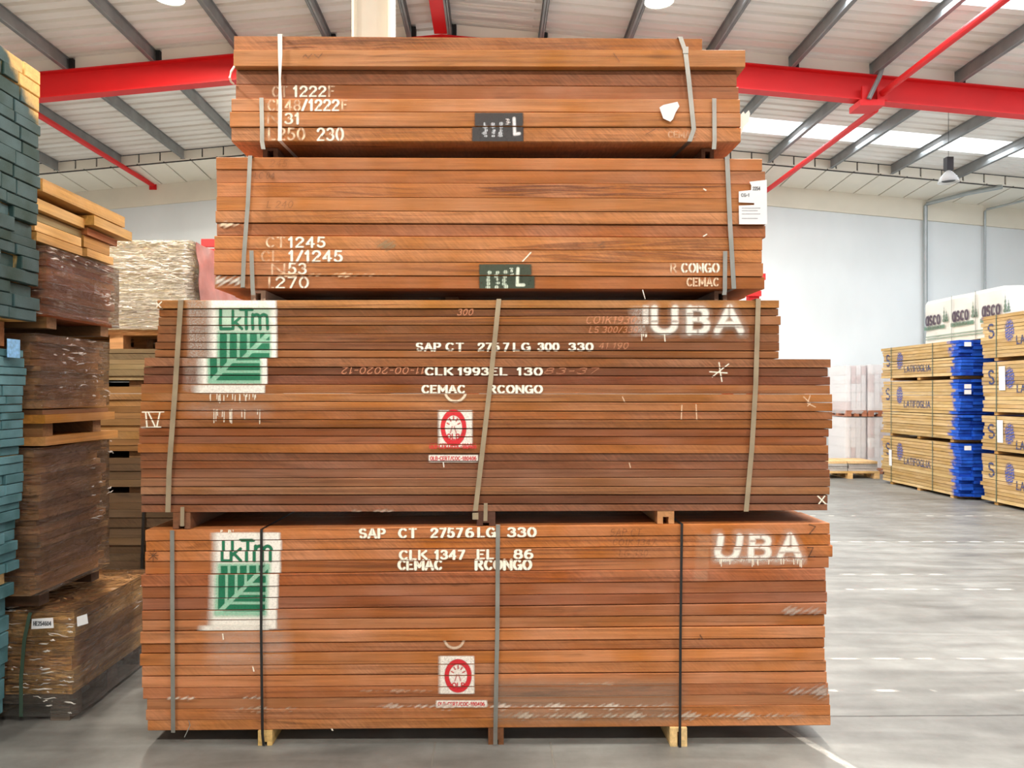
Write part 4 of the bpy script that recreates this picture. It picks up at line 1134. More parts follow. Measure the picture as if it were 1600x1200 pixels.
strap(B2, [(395.5, 393), (397.5, 452), (398.5, 462)], 6.5, STEEL)
strap(B2, [(1133.5, 248), (1138, 350), (1144, 452)], 7, STEEL, over=-.01, under=.0)
strap(B2, [(1130.5, 394), (1130, 455), (1129, 462)], 6.5, STEEL)
for x0, x1, cl in ((387, 410, lin(205, 180, 160)), (1121, 1141, lin(120, 92, 74))):
    xm = (x0 + x1) / 2
    bearer(B2, x0, x1, zrow(LB2, RB2, 10, xm, 336, 1196), zrow(LB3, RB3, 0, xm, 216.5, 1299) + .001, cl, .36, .75, y0=.05)
bearer(B2, 690, 712, zrow(LB2, RB2, 10, 701, 336, 1196), zrow(LB3, RB3, 0, 701, 216.5, 1299) + .001, BR, .3, .7, y0=.3)
strap(B1, [(440, 58), (440.5, 90), (440, 127), (440.5, 160), (440, 223)], 7, WHITESTRAP, 'white plastic strap', proud=.03, widths=[1, .95, .45, .8, .85], over=0, under=.05)
strap(B1, [(411, 156), (412, 200), (412, 223), (414, 236)], 6.5, STEEL)
strap(B1, [(1060.5, 62), (1068.5, 85), (1074, 130), (1078, 170), (1081.5, 205), (1075, 224)], 7, STEEL, proud=.03, over=-.02, under=-.1, seal=(1, -2))
strap(B1, [(1113.5, 157), (1114, 223), (1113, 236)], 6.5, STEEL)
for x0, x1 in ((403, 427), (1103, 1123)):
    xm = (x0 + x1) / 2
    bearer(B1, x0, x1, zrow(LB1, RB1, 7, xm, 361, 1162), zrow(LB2, RB2, 0, xm, 336, 1196) + .001, lin(110, 78, 60), .4, .8, y0=.08)
bearer(B1, 765, 785, zrow(LB1, RB1, 7, 775, 361, 1162), zrow(LB2, RB2, 0, 775, 336, 1196) + .001, BR, .3, .7, y0=.35)

# papers, tags and loose bits on the bundles
def sheet(name, t, pts_px, proud, mat, curl=0.0, thick=.0008, label=None, marks=None):
    """a paper sheet given by its outline in pixels, with real (paper) thickness and a slight curl"""
    mb = MB(); n = len(pts_px)
    cxm = sum(p[0] for p in pts_px) / n
    def pt(x, y, k):
        X, _, Zz = P(x, y, D0); return (X, D0 - proud - k * thick - curl * ((x - cxm) / 30.0) ** 2, Zz)
    vs = [pt(x, y, 0) for x, y in pts_px] + [pt(x, y, 1) for x, y in pts_px]
    fs = [tuple(range(n)), tuple(range(2 * n - 1, n - 1, -1))] + [(i, i + n, (i + 1) % n + n, (i + 1) % n) for i in range(n)]
    mb.add(vs, fs)
    for (bb, f) in (marks or []):
        paint_grid(mb, bb, f, lambda U, V: ((U - CX) * D0 / F, D0 - proud - thick - .0006 - curl * ((U - cxm) / 30.0) ** 2, CAMH + (CY - V) * D0 / F), .6, 1)
    o = mb.build(name, [mat, PAINT], t)
    if label: o['label'] = label
    return o
INKC = lin(66, 68, 76)
sheet('paper_label', B2, [(1152, 301), (1171, 299), (1171.5, 292), (1168.5, 286), (1195.5, 283), (1196, 352), (1152.5, 352), (1152, 323), (1176, 322), (1176, 319), (1152, 318)], .022, PAPER, .0, label='torn white printed sheet',
      marks=[text_layer('2254', 1174, 1185, 294, 299, INKC, .08, .1), text_layer('CG-1', 1156, 1168, 304.5, 309, INKC, .08, .1)] + [poly_layer([[(1157, y), (1185 - (y % 3) * 4, y)]], .35, lin(140, 142, 150), .9) for y in (327, 331, 336, 343)])
sheet('torn_tag', B1, [(1028, 172), (1034, 168), (1056, 163), (1059, 170), (1053, 180), (1049, 190), (1045, 194), (1034, 189)], .032, PAPER, .004, label='torn white plastic tag')
sheet('paper_label', B1, [(1156, 180), (1163, 173), (1165, 177), (1171, 171), (1173, 176), (1171, 190), (1164, 196), (1157, 214)], -.01, WHITESTRAP, .0, label='white torn sheet at the bundle end')
mb = MB(); mb.tube([P(366, 104, D0 - .02), P(361, 112, D0 - .05), P(359, 121, D0 - .05), P(361, 128, D0 - .02), P(365, 131, D0 + .02)], .005, 6)
mb.build('loose_cord', WHITESTRAP, B1)
mb = MB(); mb.tube([P(295, 1126, D0 - .02), P(297, 1133, D0 - .04), P(293, 1142, D0 - .05), P(288, 1152, D0 - .06)], .0022, 6)
mb.build('loose_wire', STEEL, B4)
mb = MB(); mb.tube([P(1004, 453, D0 - .012), P(1006, 460, D0 - .02), P(1008, 467, D0 - .014)], .002, 6); mb.build('splinter', WHITESTRAP, B2)

# ------------------------------------------------------------------ green-ended packs beside the camera (boards across, painted ends facing right)
BLUEGREEN_END = end_painted('bluish_painted_wood_ends', 'X', lin(100, 144, 154), lin(56, 96, 100))
def pack_ends(label, xf, y0, y1, z0, z1, rowh, lean, seed, golden=False, length=2.2):
    r = random.Random(seed)
    t = empty('painted_end_pack', (xf - length / 2, (y0 + y1) / 2, z0), label, 'timber pack', 'stack of green-ended timber')
    z = z0; k = 0
    rows = []
    while z < z1 - .02:
        h = min(rowh * r.uniform(.8, 1.2), z1 - z)
        rows.append((z, z + h)); z += h
    n = len(rows)
    for i, (za, zb) in enumerate(rows):
        y = y1 - r.uniform(0, .03)
        fx = xf + lean * (i / n) + r.uniform(-.008, .004)
        while y > y0 + .04:
            w = r.uniform(.1, .26)
            ya = max(y0, y - w)
            mb = MB(); x1 = fx + r.uniform(-.012, .003) - (.03 if r.random() < .1 else 0); x0 = x1 - length
            g = .0015
            xs = [x0, x1 - .08, x1 - .03, x1 - .004, x1]
            rings = []
            for j, x in enumerate(xs):
                e = .003 if j == len(xs) - 1 else 0
                rings.append([(x, ya + g + e, za + g + e), (x, y - g - e, za + g + e), (x, y - g - e, zb - g - e), (x, ya + g + e, zb - g - e)])
            base = len(mb.v)
            mb.sweep([q for q in rings])
            al = []
            for j, x in enumerate(xs):
                for q in rings[j]:
                    p = (0, .15, .55, 1.1, 1.15)[j]
                    if golden:      # the spray never reached the far top corner of this pack
                        u = ((q[1] - (y1 - .40)) / .40) + ((q[2] - (z1 - .34)) / .34) - .8
                        p -= max(0, u) * 1.6
                    p += r.uniform(-.08, .08)
                    al.append((0, 0, 0, p))
            mb.paint.append((base, np.array(al, np.float32)))
            mb.build('board', GREEN_END if golden else BLUEGREEN_END, t, color=jitter(lin(222, 184, 116), .12, r))
            y = ya - r.uniform(0, .012)
    return t
G1 = pack_ends('uppermost pack of green-ended timber, bare golden wood at its top corner', -2.29, 3.12, 3.9, 2.06, 3.33, .063, .01, 3, True)
G2 = pack_ends('middle pack of green-ended timber, with thinner boards and a small blue label', -2.375, 3.12, 3.89, .82, 1.93, .045, .03, 5)
G3 = pack_ends('lowest pack of green-ended timber, standing on the floor at the lower left', -2.45, 3.12, 3.88, .10, .755, .085, .05, 8)
for yb in (3.2, 3.72):
    mb = MB(); mb.box(-4.6, -2.46, yb, yb + .09, 0, .099); mb.build('bearer', WOODX, G3, color=lin(120, 150, 160))
    mb = MB(); mb.box(-4.5, -2.42, yb, yb + .09, .76, .815); mb.build('bearer', WOODX, G2, color=lin(200, 170, 120))
    mb = MB(); mb.box(-4.5, -2.42, yb, yb + .09, 1.935, 2.055); mb.build('bearer', WOODX, G1, color=lin(160, 110, 70))
mb = MB()
lx = -2.335
mb.box(lx - .002, lx, 3.70, 3.80, 1.875, 1.965)
lab_m = simple('blue_white_label', lin(120, 180, 230), .4, 0, .3, 60)
o = mb.build('paper_label', lab_m, G2); o['label'] = 'small blue and white label'

# stretch film shells -----------------------------------------------------------------
def shell(name, t, mat, x0, x1, y0, y1, z0, z1, amp=.02, step=.045, seed=0, top=True, topskirt=0.0, lean=0.0, glint_folds=70, frontshare=.3):
    """crinkled film around a pack: four sides and the top, one sheet; solidified to film thickness"""
    mb = MB()
    per = []
    nx = max(2, int((x1 - x0) / step)); ny = max(2, int((y1 - y0) / step))
    for i in range(nx): per.append((x0 + (x1 - x0) * i / nx, y0, 0, -1))
    for i in range(ny): per.append((x1, y0 + (y1 - y0) * i / ny, 1, 0))
    for i in range(nx): per.append((x1 - (x1 - x0) * i / nx, y1, 0, 1))
    for i in range(ny): per.append((x0, y1 - (y1 - y0) * i / ny, -1, 0))
    nz = max(3, int((z1 - z0) / step * 1.3))
    rings = []
    for k in range(nz + 1):
        z = z0 + (z1 - z0) * k / nz
        ring = []
        for (x, y, ux, uy) in per:
            d = amp * (mnoise.noise((x * 2.2 + seed, y * 2.2, z * 11)) * .7 + mnoise.noise((x * 9, y * 9 + seed, z * 26)) * .45) + amp * .8
            dz = amp * .5 * mnoise.noise((x * 4, y * 4, seed + z * 3)) if 0 < k < nz else topskirt * mnoise.noise((x * 5, y * 5, seed)) if k == 0 else 0
            ring.append((x + ux * d + lean * k / nz, y + uy * d, z + dz))
        rings.append(ring)
    mb.sweep(rings, 0, caps=False)
    if top:
        nr = len(per)
        cz = z1 + .004
        inner = [((x0 + x1) / 2 + (p[0] - (x0 + x1) / 2) * .55 + lean, (y0 + y1) / 2 + (p[1] - (y0 + y1) / 2) * .55, cz + amp * .6 * mnoise.noise((p[0] * 6, p[1] * 6, seed))) for p in rings[-1]]
        mb.sweep([rings[-1], inner], 0, caps=False)
        mb.add(inner, [tuple(range(len(inner)))])
    # bunched folds: short white tent-like ridges standing in for glints on the film
    r = random.Random(seed * 7 + 1)
    clus = [(r.random() < frontshare, (.4 + .6 * r.random()) if frontshare > .5 else r.random(), r.random() ** .7) for _ in range(max(4, glint_folds // 7))]
    for i in range(glint_folds):
        ci = clus[r.randrange(len(clus))]
        front = ci[0]
        L = r.uniform(.02, .13) * r.uniform(.5, 1); hgt = r.uniform(.003, .008); w = r.uniform(.0015, .006); sl = r.uniform(-.2, .2)
        z = min(z1 - .01, max(z0 + .01, z0 + (z1 - z0) * (ci[2] + r.gauss(0, .07))))
        tt = min(.98, max(.02, ci[1] + r.gauss(0, .12)))
        if front:
            c = x0 + (x1 - x0) * tt
            f = lambda u, o, dz: (c + u, y0 - amp * 1.3 - o, z + dz + sl * u)
        else:
            c = y0 + (y1 - y0) * tt
            f = lambda u, o, dz: (x1 + amp * 1.3 + o + lean, c + u, z + dz + sl * u)
        pts = []
        for k in range(6):
            u = L * (k / 5 - .5); q = math.sin(math.pi * k / 5) + .02; jz = r.uniform(-.004, .004)
            pts.append([f(u, 0, -w * q + jz), f(u, hgt * q, jz), f(u, 0, w * q + jz)])
        mb.sweep(pts, 1, caps=False, closed=False)
    return mb.build(name, [mat, GLINT_FOLD], t, smooth=True)

def glint_fold_mat():
    m, nt, b = newmat('white_glint_film')  # white film colour imitating glints along the ridges
    b.inputs['Base Color'].default_value = lin(238, 232, 224)
    b.inputs['Roughness'].default_value = .2
    b.inputs['Specular IOR Level'].default_value = 1.0
    b.inputs['Alpha'].default_value = .6
    return m
GLINT_FOLD = glint_fold_mat()
def side_pack(name, label, cat, group, xf, y0, y1, z0, z1, width, rowh, base, seed, xj=.045, ej=.06, per_row=2, fm=None, wrap=True, amp=.018, skirt=0.0, glint_folds=50, fshare=.2):
    """boards running away from the camera, their long edges facing right"""
    r = random.Random(seed)
    t = empty(name, (xf - width / 2, (y0 + y1) / 2, z0), label, cat, group)
    z = z0
    while z < z1 - .008:
        h = min(rowh * r.uniform(.7, 1.35), z1 - z)
        if z1 - z - h < .008: h = z1 - z
        x = xf - r.uniform(0, xj)
        for q in range(per_row):
            w = width / per_row * r.uniform(.85, 1.0)
            a, b = y0 + r.uniform(0, ej), y1 - r.uniform(0, ej)
            mb = MB(); tl = r.uniform(-.004, .004)
            mb.hexa([(x - w, a, z + .001), (x, a, z + .001), (x, b, z + .001), (x - w, b, z + .001), (x - w, a, z + h - .001), (x, a, z + h - .001), (x, b, z + h - .001), (x - w, b, z + h - .001)])
            mb.build('board', WOODY, t, color=jitter(base[r.randrange(len(base))], .14, r))
            x -= w + .004
        z += h
    if wrap:
        o = shell('stretch_wrap', t, fm or FILM, xf - width, xf, y0, y1, z0 + .005 - skirt, z1, amp, seed=seed * 3.3, glint_folds=glint_folds, frontshare=fshare)
    return t
BROWNS = [lin(196, 132, 88), lin(160, 98, 64), lin(216, 158, 110), lin(178, 114, 76)]
DULL = [lin(190, 140, 92), lin(162, 116, 76), lin(204, 154, 104)]
TAN = [lin(220, 172, 112), lin(200, 152, 96), lin(230, 186, 126)]
WG = 'wrapped packs stacked behind the green-ended timber'
A_ = side_pack('wrapped_timber_pack', 'film-wrapped pack of reddish boards directly under the loose yellow planks', 'timber pack', WG, -2.3, 3.95, 4.72, 2.10, 2.46, 1.0, .036, BROWNS, 21)
B_ = side_pack('wrapped_timber_pack', 'film-wrapped brown pack in mid-stack, with shiny film over its top edge', 'timber pack', WG, -2.34, 3.95, 4.68, 1.62, 2.01, 1.0, .036, DULL, 22)
C_ = side_pack('wrapped_timber_pack', 'dark film-wrapped pack resting on the floor pack with the white labels', 'timber pack', WG, -2.34, 3.96, 4.68, .655, 1.42, 1.0, .042, DULL, 23, glint_folds=16)
D_ = side_pack('wrapped_timber_pack', 'film-wrapped pack of tan boards on the floor, with white labels and a green strap', 'timber pack', WG, -2.17, 4.0, 4.95, .13, .57, .95, .055, TAN, 24, per_row=1, xj=.03, ej=.015, amp=.014, skirt=.11, glint_folds=80, fshare=.7)
# bearers under each pack
def bearers_under(t, xs0, xs1, ys, z0, z1, colr):
    for y in ys:
        mb = MB(); mb.box(xs0, xs1, y, y + .09, z0 + .001, z1 - .0005); mb.build('bearer', WOODX, t, color=colr)
bearers_under(A_, -3.3, -2.32, (4.0, 4.55), 2.04, 2.10, lin(120, 90, 60))
bearers_under(C_, -3.3, -2.36, (4.0, 4.52), .592, .655, lin(70, 50, 36))
for za, zb, y0_, y1_ in ((1.43, 1.475, 3.97, 4.74), (1.545, 1.59, 3.97, 4.70)):
    mb = MB(); mb.box(-3.3, -2.31, y0_, y1_, za, zb); mb.build('cover_board', WOODY, B_, color=lin(176, 126, 72))
bearers_under(B_, -3.3, -2.34, (4.0, 4.5), 1.475, 1.545, lin(130, 95, 62))
mb = MB(); mb.box(-3.3, -2.33, 3.98, 4.66, 1.591, 1.615); mb.build('cover_board', WOODY, B_, color=lin(120, 84, 56))
# pallet, labels and strap of the floor pack
def pallet(t, x0, x1, y0, y1, z0, z1, colr, name='pallet_base', axis='Y'):
    mb = MB(); h = z1 - z0
    for k in range(3):
        w = (x1 - x0)
        bx = x0 + (w - .1) * k / 2
        for j in range(3):
            by = y0 + (y1 - y0 - .12) * j / 2
            mb.box(bx, bx + .1, by, by + .12, z0 + .02, z1 - .04)
        mb.box(bx, bx + .1, y0, y1, z0, z0 + .02)
    for j in range(3):
        by = y0 + (y1 - y0 - .12) * j / 2
        mb.box(x0, x1, by, by + .12, z1 - .04, z1 - .02)
    nb = max(3, int((y1 - y0) / .17))
    for j in range(nb):
        by = y0 + (y1 - y0 - .11) * j / (nb - 1)
        mb.box(x0, x1, by, by + .11, z1 - .02, z1)
    return mb.build(name, WOODX, t, color=colr)
pallet(D_, -3.1, -2.2, 4.0, 4.9, 0, .128, lin(104, 92, 82))
def flat_label(t, pts3, mat, label, marks=None, nrm=(0, -1, 0)):
    mb = MB(); nv = Vector(nrm) * .001; n = len(pts3)
    vs = [tuple(p) for p in pts3] + [tuple(Vector(p) + nv) for p in pts3]
    mb.add(vs, [tuple(range(n)), tuple(range(2 * n - 1, n - 1, -1))] + [(i, i + n, (i + 1) % n + n, (i + 1) % n) for i in range(n)])
    for bb, f, to in (marks or []): paint_grid(mb, bb, f, to, .6, 1)
    o = mb.build('paper_label', [mat, PAINT], t); o['label'] = label
    return o
dl = 3.955
flat_label(D_, [P(50, 967, dl), P(83, 965, dl), P(84, 981, dl), P(49, 983, dl)], PAPER, 'white printed label',
           [text_layer('HE254604', 53, 80, 971, 977, INKC, .08, .1)[:2] + ((lambda U, V: ((U - CX) * dl / F, 0 * U + dl - .0018, CAMH + (CY - V) * dl / F)),)] if False else None)
GL['H'] = (.64, [[(0, 0), (0, 1)], [(.64, 0), (.64, 1)], [(0, .5), (.64, .5)]])
bb, f = text_layer('HE254604', 53, 80, 971, 977, INKC, .08, .1)
mb = MB(); paint_grid(mb, bb, f, lambda U, V: ((U - CX) * dl / F, 0 * U + dl - .0022, CAMH + (CY - V) * dl / F), .6, 0)
# (the printed line belongs to the label)
lab0 = [o for o in D_.children if o.name.startswith('paper_label')][0]
mb.build('printed_line', PAINT, lab0)
flat_label(D_, [P(120, 964, dl - .01), P(136, 959, dl - .01), P(138, 974, dl - .01), P(121, 979, dl - .01)], PAPER, 'second white label at the corner')
mb = MB(); mb.ribbon([P(48, 957, 3.985), P(46, 962, 3.965), P(38, 1000, 3.965), P(33, 1060, 3.965), P(33, 1120, 3.965)], .019, .0015); mb.build('strap', GREENSTRAP, D_)['label'] = 'green plastic strap'

# loose yellow planks on top of the wrapped pack
YEB = [lin(184, 146, 88), lin(166, 126, 74), lin(192, 156, 98), lin(152, 114, 68)]
loose = [  # x, y0, y1, z0, z1, width, colour, label
 (-2.30, 3.93, 4.80, 2.735, 2.80, .30, YEB[0], 'topmost thick yellow plank of the loose pile above the wrapped packs'),
 (-2.28, 4.40, 4.87, 2.665, 2.72, .26, YEB[2], 'yellow plank sticking out furthest, second from the top of the loose pile'),
 (-2.33, 3.93, 4.40, 2.645, 2.70, .22, YEB[2], 'pale yellow plank directly below the topmost one on the near side'),
 (-2.33, 4.42, 4.79, 2.615, 2.655, .24, lin(150, 98, 60), 'brown plank end under the furthest sticking-out yellow plank'),
 (-2.36, 3.95, 4.43, 2.595, 2.635, .22, lin(128, 116, 80), 'grey-green weathered plank in the loose yellow pile'),
 (-2.35, 4.42, 4.72, 2.545, 2.61, .25, YEB[1], 'amber plank at mid-height of the loose pile, far side'),
 (-2.34, 3.93, 4.38, 2.535, 2.585, .22, YEB[2], 'yellow plank right under the grey-green weathered one'),
 (-2.33, 4.42, 4.73, 2.49, 2.535, .25, YEB[0], 'lowest yellow plank of the loose pile on the far side, touching the film'),
 (-2.33, 3.93, 4.37, 2.482, 2.527, .22, YEB[0], 'lowest yellow plank of the loose pile on the near side'),
]
for i, (x, y0, y1, z0, z1, w, cl, lb) in enumerate(loose):
    mb = MB(); sk = RNG.uniform(-.012, .012)
    mb.hexa([(x - w, y0, z0), (x, y0, z0), (x + sk, y1, z0), (x - w + sk, y1, z0), (x - w, y0, z1), (x, y0, z1), (x + sk, y1, z1), (x - w + sk, y1, z1)])
    # second strip behind keeps the layer wide: part of the same plank's broad face
    o = mb.build('loose_plank', WOODY, None, color=jitter(cl, .04))
    tag(o, lb, 'plank', 'loose yellow planks')
under = [(-2.62, 3.93, 4.75, 2.482, 2.60), (-2.64, 3.93, 4.78, 2.602, 2.733)]
for i, (x, y0, y1, z0, z1) in enumerate(under):
    mb = MB(); mb.box(x - .3, x, y0, y1, z0, z1)
    tag(mb.build('loose_plank', WOODY, None, color=YEB[i]), ('thick amber plank tucked low inside the loose pile', 'thick amber plank tucked right under the topmost plank')[i], 'plank', 'loose yellow planks')

# ------------------------------------------------------------------ packs further back on the left
def front_pack(name, label, cat, group, x0, x1, y0, y1, z0, z1, rowh, base, seed, xj=.02):
    """boards running across, long edges facing the camera"""
    r = random.Random(seed)
    t = empty(name, ((x0 + x1) / 2, (y0 + y1) / 2, z0), label, cat, group)
    z = z0
    while z < z1 - .006:
        h = min(rowh * r.uniform(.75, 1.3), z1 - z)
        if z1 - z - h < .008: h = z1 - z
        mb = MB(); a, b = x0 + r.uniform(0, xj), x1 - r.uniform(0, xj); yy = y0 + r.uniform(0, .012)
        mb.box(a, b, yy, y1, z + .001, z + h - .001)
        mb.build('board', WOODX, t, color=jitter(base[r.randrange(len(base))], .12, r))
        z += h
    return t
d5 = 5.6
zf = lambda y: CAMH + (CY - y) * d5 / F
EG = 'dark stack between the wrapped packs and the central stack'
GREYB = [lin(128, 110, 80), lin(114, 98, 72), lin(136, 118, 86)]
YB = [lin(136, 102, 64), lin(122, 90, 56), lin(146, 110, 70)]
DKB = [lin(92, 72, 50), lin(80, 62, 44)]
e1 = front_pack('plain_timber_pack', 'greyish pack right under the bright golden wrapped pallet', 'timber pack', EG, -3.5, -1.75, 5.6, 6.5, zf(594), zf(545), .04, GREYB, 31)
e2 = front_pack('plain_timber_pack', 'amber pack in the dark stack beside the bundle marked IV', 'timber pack', EG, -3.5, -1.75, 5.6, 6.5, zf(705), zf(604), .05, YB, 32)
e3 = front_pack('plain_timber_pack', 'brown pack low in the dark stack, just below the amber one', 'timber pack', EG, -3.5, -1.75, 5.6, 6.5, zf(761), zf(716), .05, DKB, 33)
e4 = front_pack('plain_timber_pack', 'dark pack at the foot of the stack behind the wrapped floor pack', 'timber pack', EG, -3.5, -1.75, 5.6, 6.5, .12, zf(771), .06, DKB, 34)
for t_, za, zb in ((e1, zf(604), zf(594)), (e2, zf(716), zf(705)), (e3, zf(771), zf(761)), (e4, 0, .12)):
    for x in (-3.3, -2.66, -1.95):
        mb = MB(); mb.box(x, x + .1, 5.63, 6.48, za + .001, zb - .001); mb.build('bearer', WOODY, t_, color=lin(104, 76, 50))
    mb = MB(); mb.box(-3.48, -1.77, 6.485, 6.57, za + .001, zb - .001); mb.build('bearer', WOODX, t_, color=lin(80, 60, 42))  # strip added across the back so the gaps read as dark shade
mb = MB(); mb.ribbon([(-2.52, 5.594, zf(716)), (-2.54, 5.594, zf(800)), (-2.56, 5.594, .2)], .02, .002); mb.build('strap', BLACKSTRAP, e3)
# bright wrapped pallet
GOLD = [lin(252, 236, 190), lin(240, 214, 156), lin(254, 244, 212)]
Fp = front_pack('wrapped_pallet', 'bright golden film-wrapped pallet of boards with a reddish wrapped end', 'wrapped pallet', None, -3.4, -2.22, 5.62, 6.55, zf(515), zf(377), .028, GOLD, 41, xj=.05)
shell('stretch_wrap', Fp, FILM_GOLD, -3.42, -2.20, 5.60, 6.56, zf(514), zf(376), .022, seed=7.7, glint_folds=320, frontshare=.9)
pallet(Fp, -3.4, -2.1, 5.62, 6.5, zf(545) + .001, zf(515) - .001, lin(176, 128, 80))
mb = MB(); mb.box(-3.4, -2.12, 6.51, 6.56, zf(545) + .001, zf(515) - .001); mb.build('pallet_back_strip', WOODX, Fp, color=lin(90, 66, 44))  # added dark backing that keeps the pallet openings from showing bright wall
mb = MB()   # the reddish sheet folded over the pallet's end
nz, ny = 14, 20
rings = []
for k in range(nz + 1):
    z = zf(470) + (zf(378) - zf(470)) * k / nz
    rings.append([(-2.165 + .02 * mnoise.noise((y * 5, z * 6, 3.3)) + .05 * (1 - k / nz), y, z) for y in [5.6 + 1.0 * j / ny for j in range(ny + 1)]])
vs = [p for rr in rings for p in rr] + [(p[0] - .003, p[1], p[2]) for rr in rings for p in rr]
nn = (ny + 1) * (nz + 1); fs = []
for k in range(nz):
    for j in range(ny):
        a = k * (ny + 1) + j
        fs.append((a, a + 1, a + ny + 2, a + ny + 1)); fs.append((nn + a, nn + a + ny + 1, nn + a + ny + 2, nn + a + 1))
mb.add(vs, fs)
PINK = simple('reddish_wrapped_sheet', lin(158, 100, 90), .35, 0, .3, 6, .6)
mb.build('end_cover', PINK, Fp, smooth=True)['label'] = 'reddish wrinkled sheet over the end'

# red steel rack behind the central stack
rk = empty('storage_rack', (0, 7.6, 0), 'red steel rack showing beside the second bundle, mostly hidden by the central stack', 'rack')
for x in (-2.72, -.2, 2.5):
    for y in (7.4, 8.2):
        mb = MB(); mb.box(x - .05, x + .05, y - .04, y + .04, 0, 3.0 if x < 0 else 2.9); mb.build('upright', RED, rk)
def rack_beam(x0, x1, y, z, h=.1):
    mb = MB(); mb.box(x0, x1, y - .03, y + .03, z - h / 2, z + h / 2); mb.build('beam', RED, rk)
zz = lambda y: CAMH + (CY - y) * 7.36 / F
for y in (7.36, 8.24):
    rack_beam(-2.78, .0, y, zz(380), .07); rack_beam(-2.7, .0, y, zz(392), .03)
    rack_beam(-.2, 2.6, y, zz(433), .06); rack_beam(-.2, 2.56, y, zz(459), .05)

# ------------------------------------------------------------------ right-hand stacks: tan packs with blue ends
TANR = [lin(190, 160, 114), lin(176, 146, 100), lin(198, 170, 124), lin(184, 154, 108)]
INKB = lin(44, 62, 112); BLUEP = lin(40, 76, 170)
def blue_pack(label, group, xf, y0, y1, z0, z1, rowh, seed, stamp=True, tags=(), s_off=.22, width=1.05, text_side=True, gapat=None):
    """long boards running away from the camera, stamped long side facing left, blue-painted ends facing the camera"""
    r = random.Random(seed)
    t = empty('blue_ended_pack', (xf + width / 2, (y0 + y1) / 2, z0), label, 'timber pack', group)
    nrow = max(3, round((z1 - z0) / rowh)); h = (z1 - z0) / nrow
    marks = []
    if stamp:
        L = y1 - y0; zc = z0 + (z1 - z0) * .72; hh = (z1 - z0)
        # u = distance from the far end towards the camera (m, x100), v = height below the top (m x100)
        marks.append(text_layer('S', s_off * 100 - 6, s_off * 100 + 6, 14, 34, INKB, .06, .09, soft=1.6))
        def fl(px, py):
            cx, cy, rx, ry = s_off * 100 + 42, 26.0, 12.0, 18.0
            q = np.sqrt(((px - cx) / rx) ** 2 + ((py - cy) / ry) ** 2)
            n = np.sin(px * 1.1 + py * .6) * np.sin(py * .9 - px * .4)
            a = np.clip((1 - q) * 4, 0, 1) * np.clip(.75 + n, 0, 1)
            return a * .9, BLUEP
        marks.append(((s_off * 100 + 26, 6, s_off * 100 + 58, 46), fl))
        marks.append(text_layer('LATIFOGLIA', s_off * 100 + 58, s_off * 100 + 140, 36, 47, INKB, .07, .1, soft=1.6))
    for k in range(nrow):
        za, zb = z0 + h * k + .002, z0 + h * (k + 1) - r.choice((.001, .003, .006))
        if gapat is not None and k == int(nrow * gapat): zb -= .012
        x = xf + r.uniform(0, .012)
        for q in range(3):
            w = (.2, .3, width - .5)[q] * r.uniform(.94, 1.0)
            n0 = y0 + (r.uniform(-.06, .05) if q < 2 else r.uniform(-.02, .08)); f0 = y1 + r.uniform(-.07, .05)
            ys = [n0, n0 + .004, n0 + .09, n0 + .22, n0 + .5, f0 - .1, f0]
            rings = [[(x, y, za), (x + w, y, za), (x + w, y, zb), (x, y, zb)] for y in ys]
            mb = MB(); mb.sweep([rr[::-1] for rr in rings])
            j = r.uniform(-.15, .15)
            al = []
            for i in range(len(ys)):
                al += [(0, 0, 0, (1.2, 1.15, .75 + j, .42 + j, 0, .1, .35)[i])] * 4
            mb.paint.append((0, np.array(al, np.float32)))
            if q == 0:
                for (bx0, by0, bx1, by1), f in marks:
                    v0, v1 = (z1 - zb) * 100, (z1 - za) * 100
                    a0, a1 = max(by0, v0 + .2), min(by1, v1 - .2)
                    if a1 <= a0: continue
                    paint_grid(mb, (bx0, a0, bx1, a1), f, lambda U, V: (0 * U + x - .0015, y1 - U / 100, z1 - V / 100), .8, 1)
            mb.build('board', [BLUE_END, PAINT], t, color=jitter(TANR[r.randrange(4)], .09, r))
            x += w + .004
    for yy in (y0 + .75, y1 - .35):
        mb = MB(); mb.ribbon([(xf - .004, yy, z1 + .002), (xf - .004, yy, (z0 + z1) / 2), (xf - .004, yy, z0)], .018, .0015, side=(0, 1, 0), nrm=(-1, 0, 0)); mb.build('strap', GREENSTRAP, t)
    for yy in (y0 + .25, (y0 + y1) / 2, y1 - .3):
        mb = MB(); mb.box(xf + .03, xf + width - .05, yy - .045, yy + .045, z0 - .0485, z0 + .0005 - .001); mb.build('bearer', WOODX, t, color=lin(190, 150, 96))
    for (u, v, w, hh) in tags:
        mb = MB(); ya = y1 - u
        mb.hexa([(xf - .007, ya, z1 - v - hh), (xf - .007, ya - w, z1 - v - hh), (xf - .005, ya - w, z1 - v - hh), (xf - .005, ya, z1 - v - hh), (xf - .012, ya, z1 - v), (xf - .012, ya - w, z1 - v), (xf - .010, ya - w, z1 - v), (xf - .010, ya, z1 - v)])
        mb.build('paper_label', PAPER, t)['label'] = 'white hanging tag'
    return t
def end_tag(t, x, y, z):
    mb = MB(); mb.box(x, x + .11, y - .002, y, z, z + .07); mb.build('paper_label', PAPER, t)['label'] = 'small white end label'
RG1, RG2 = 'far column of tan timber packs with blue ends', 'near column of tan timber packs with blue ends'
XF1, XF2 = 7.46, 7.66
r1a = blue_pack('top pack of the far blue-ended column, below the grey tarpaulined pack', RG1, XF1, 12.3, 14.75, 1.99, 2.56, .052, 51, gapat=.5)
r1b = blue_pack('tall middle pack of the far blue-ended column', RG1, XF1, 12.3, 14.75, .96, 1.93, .052, 52, gapat=.4)
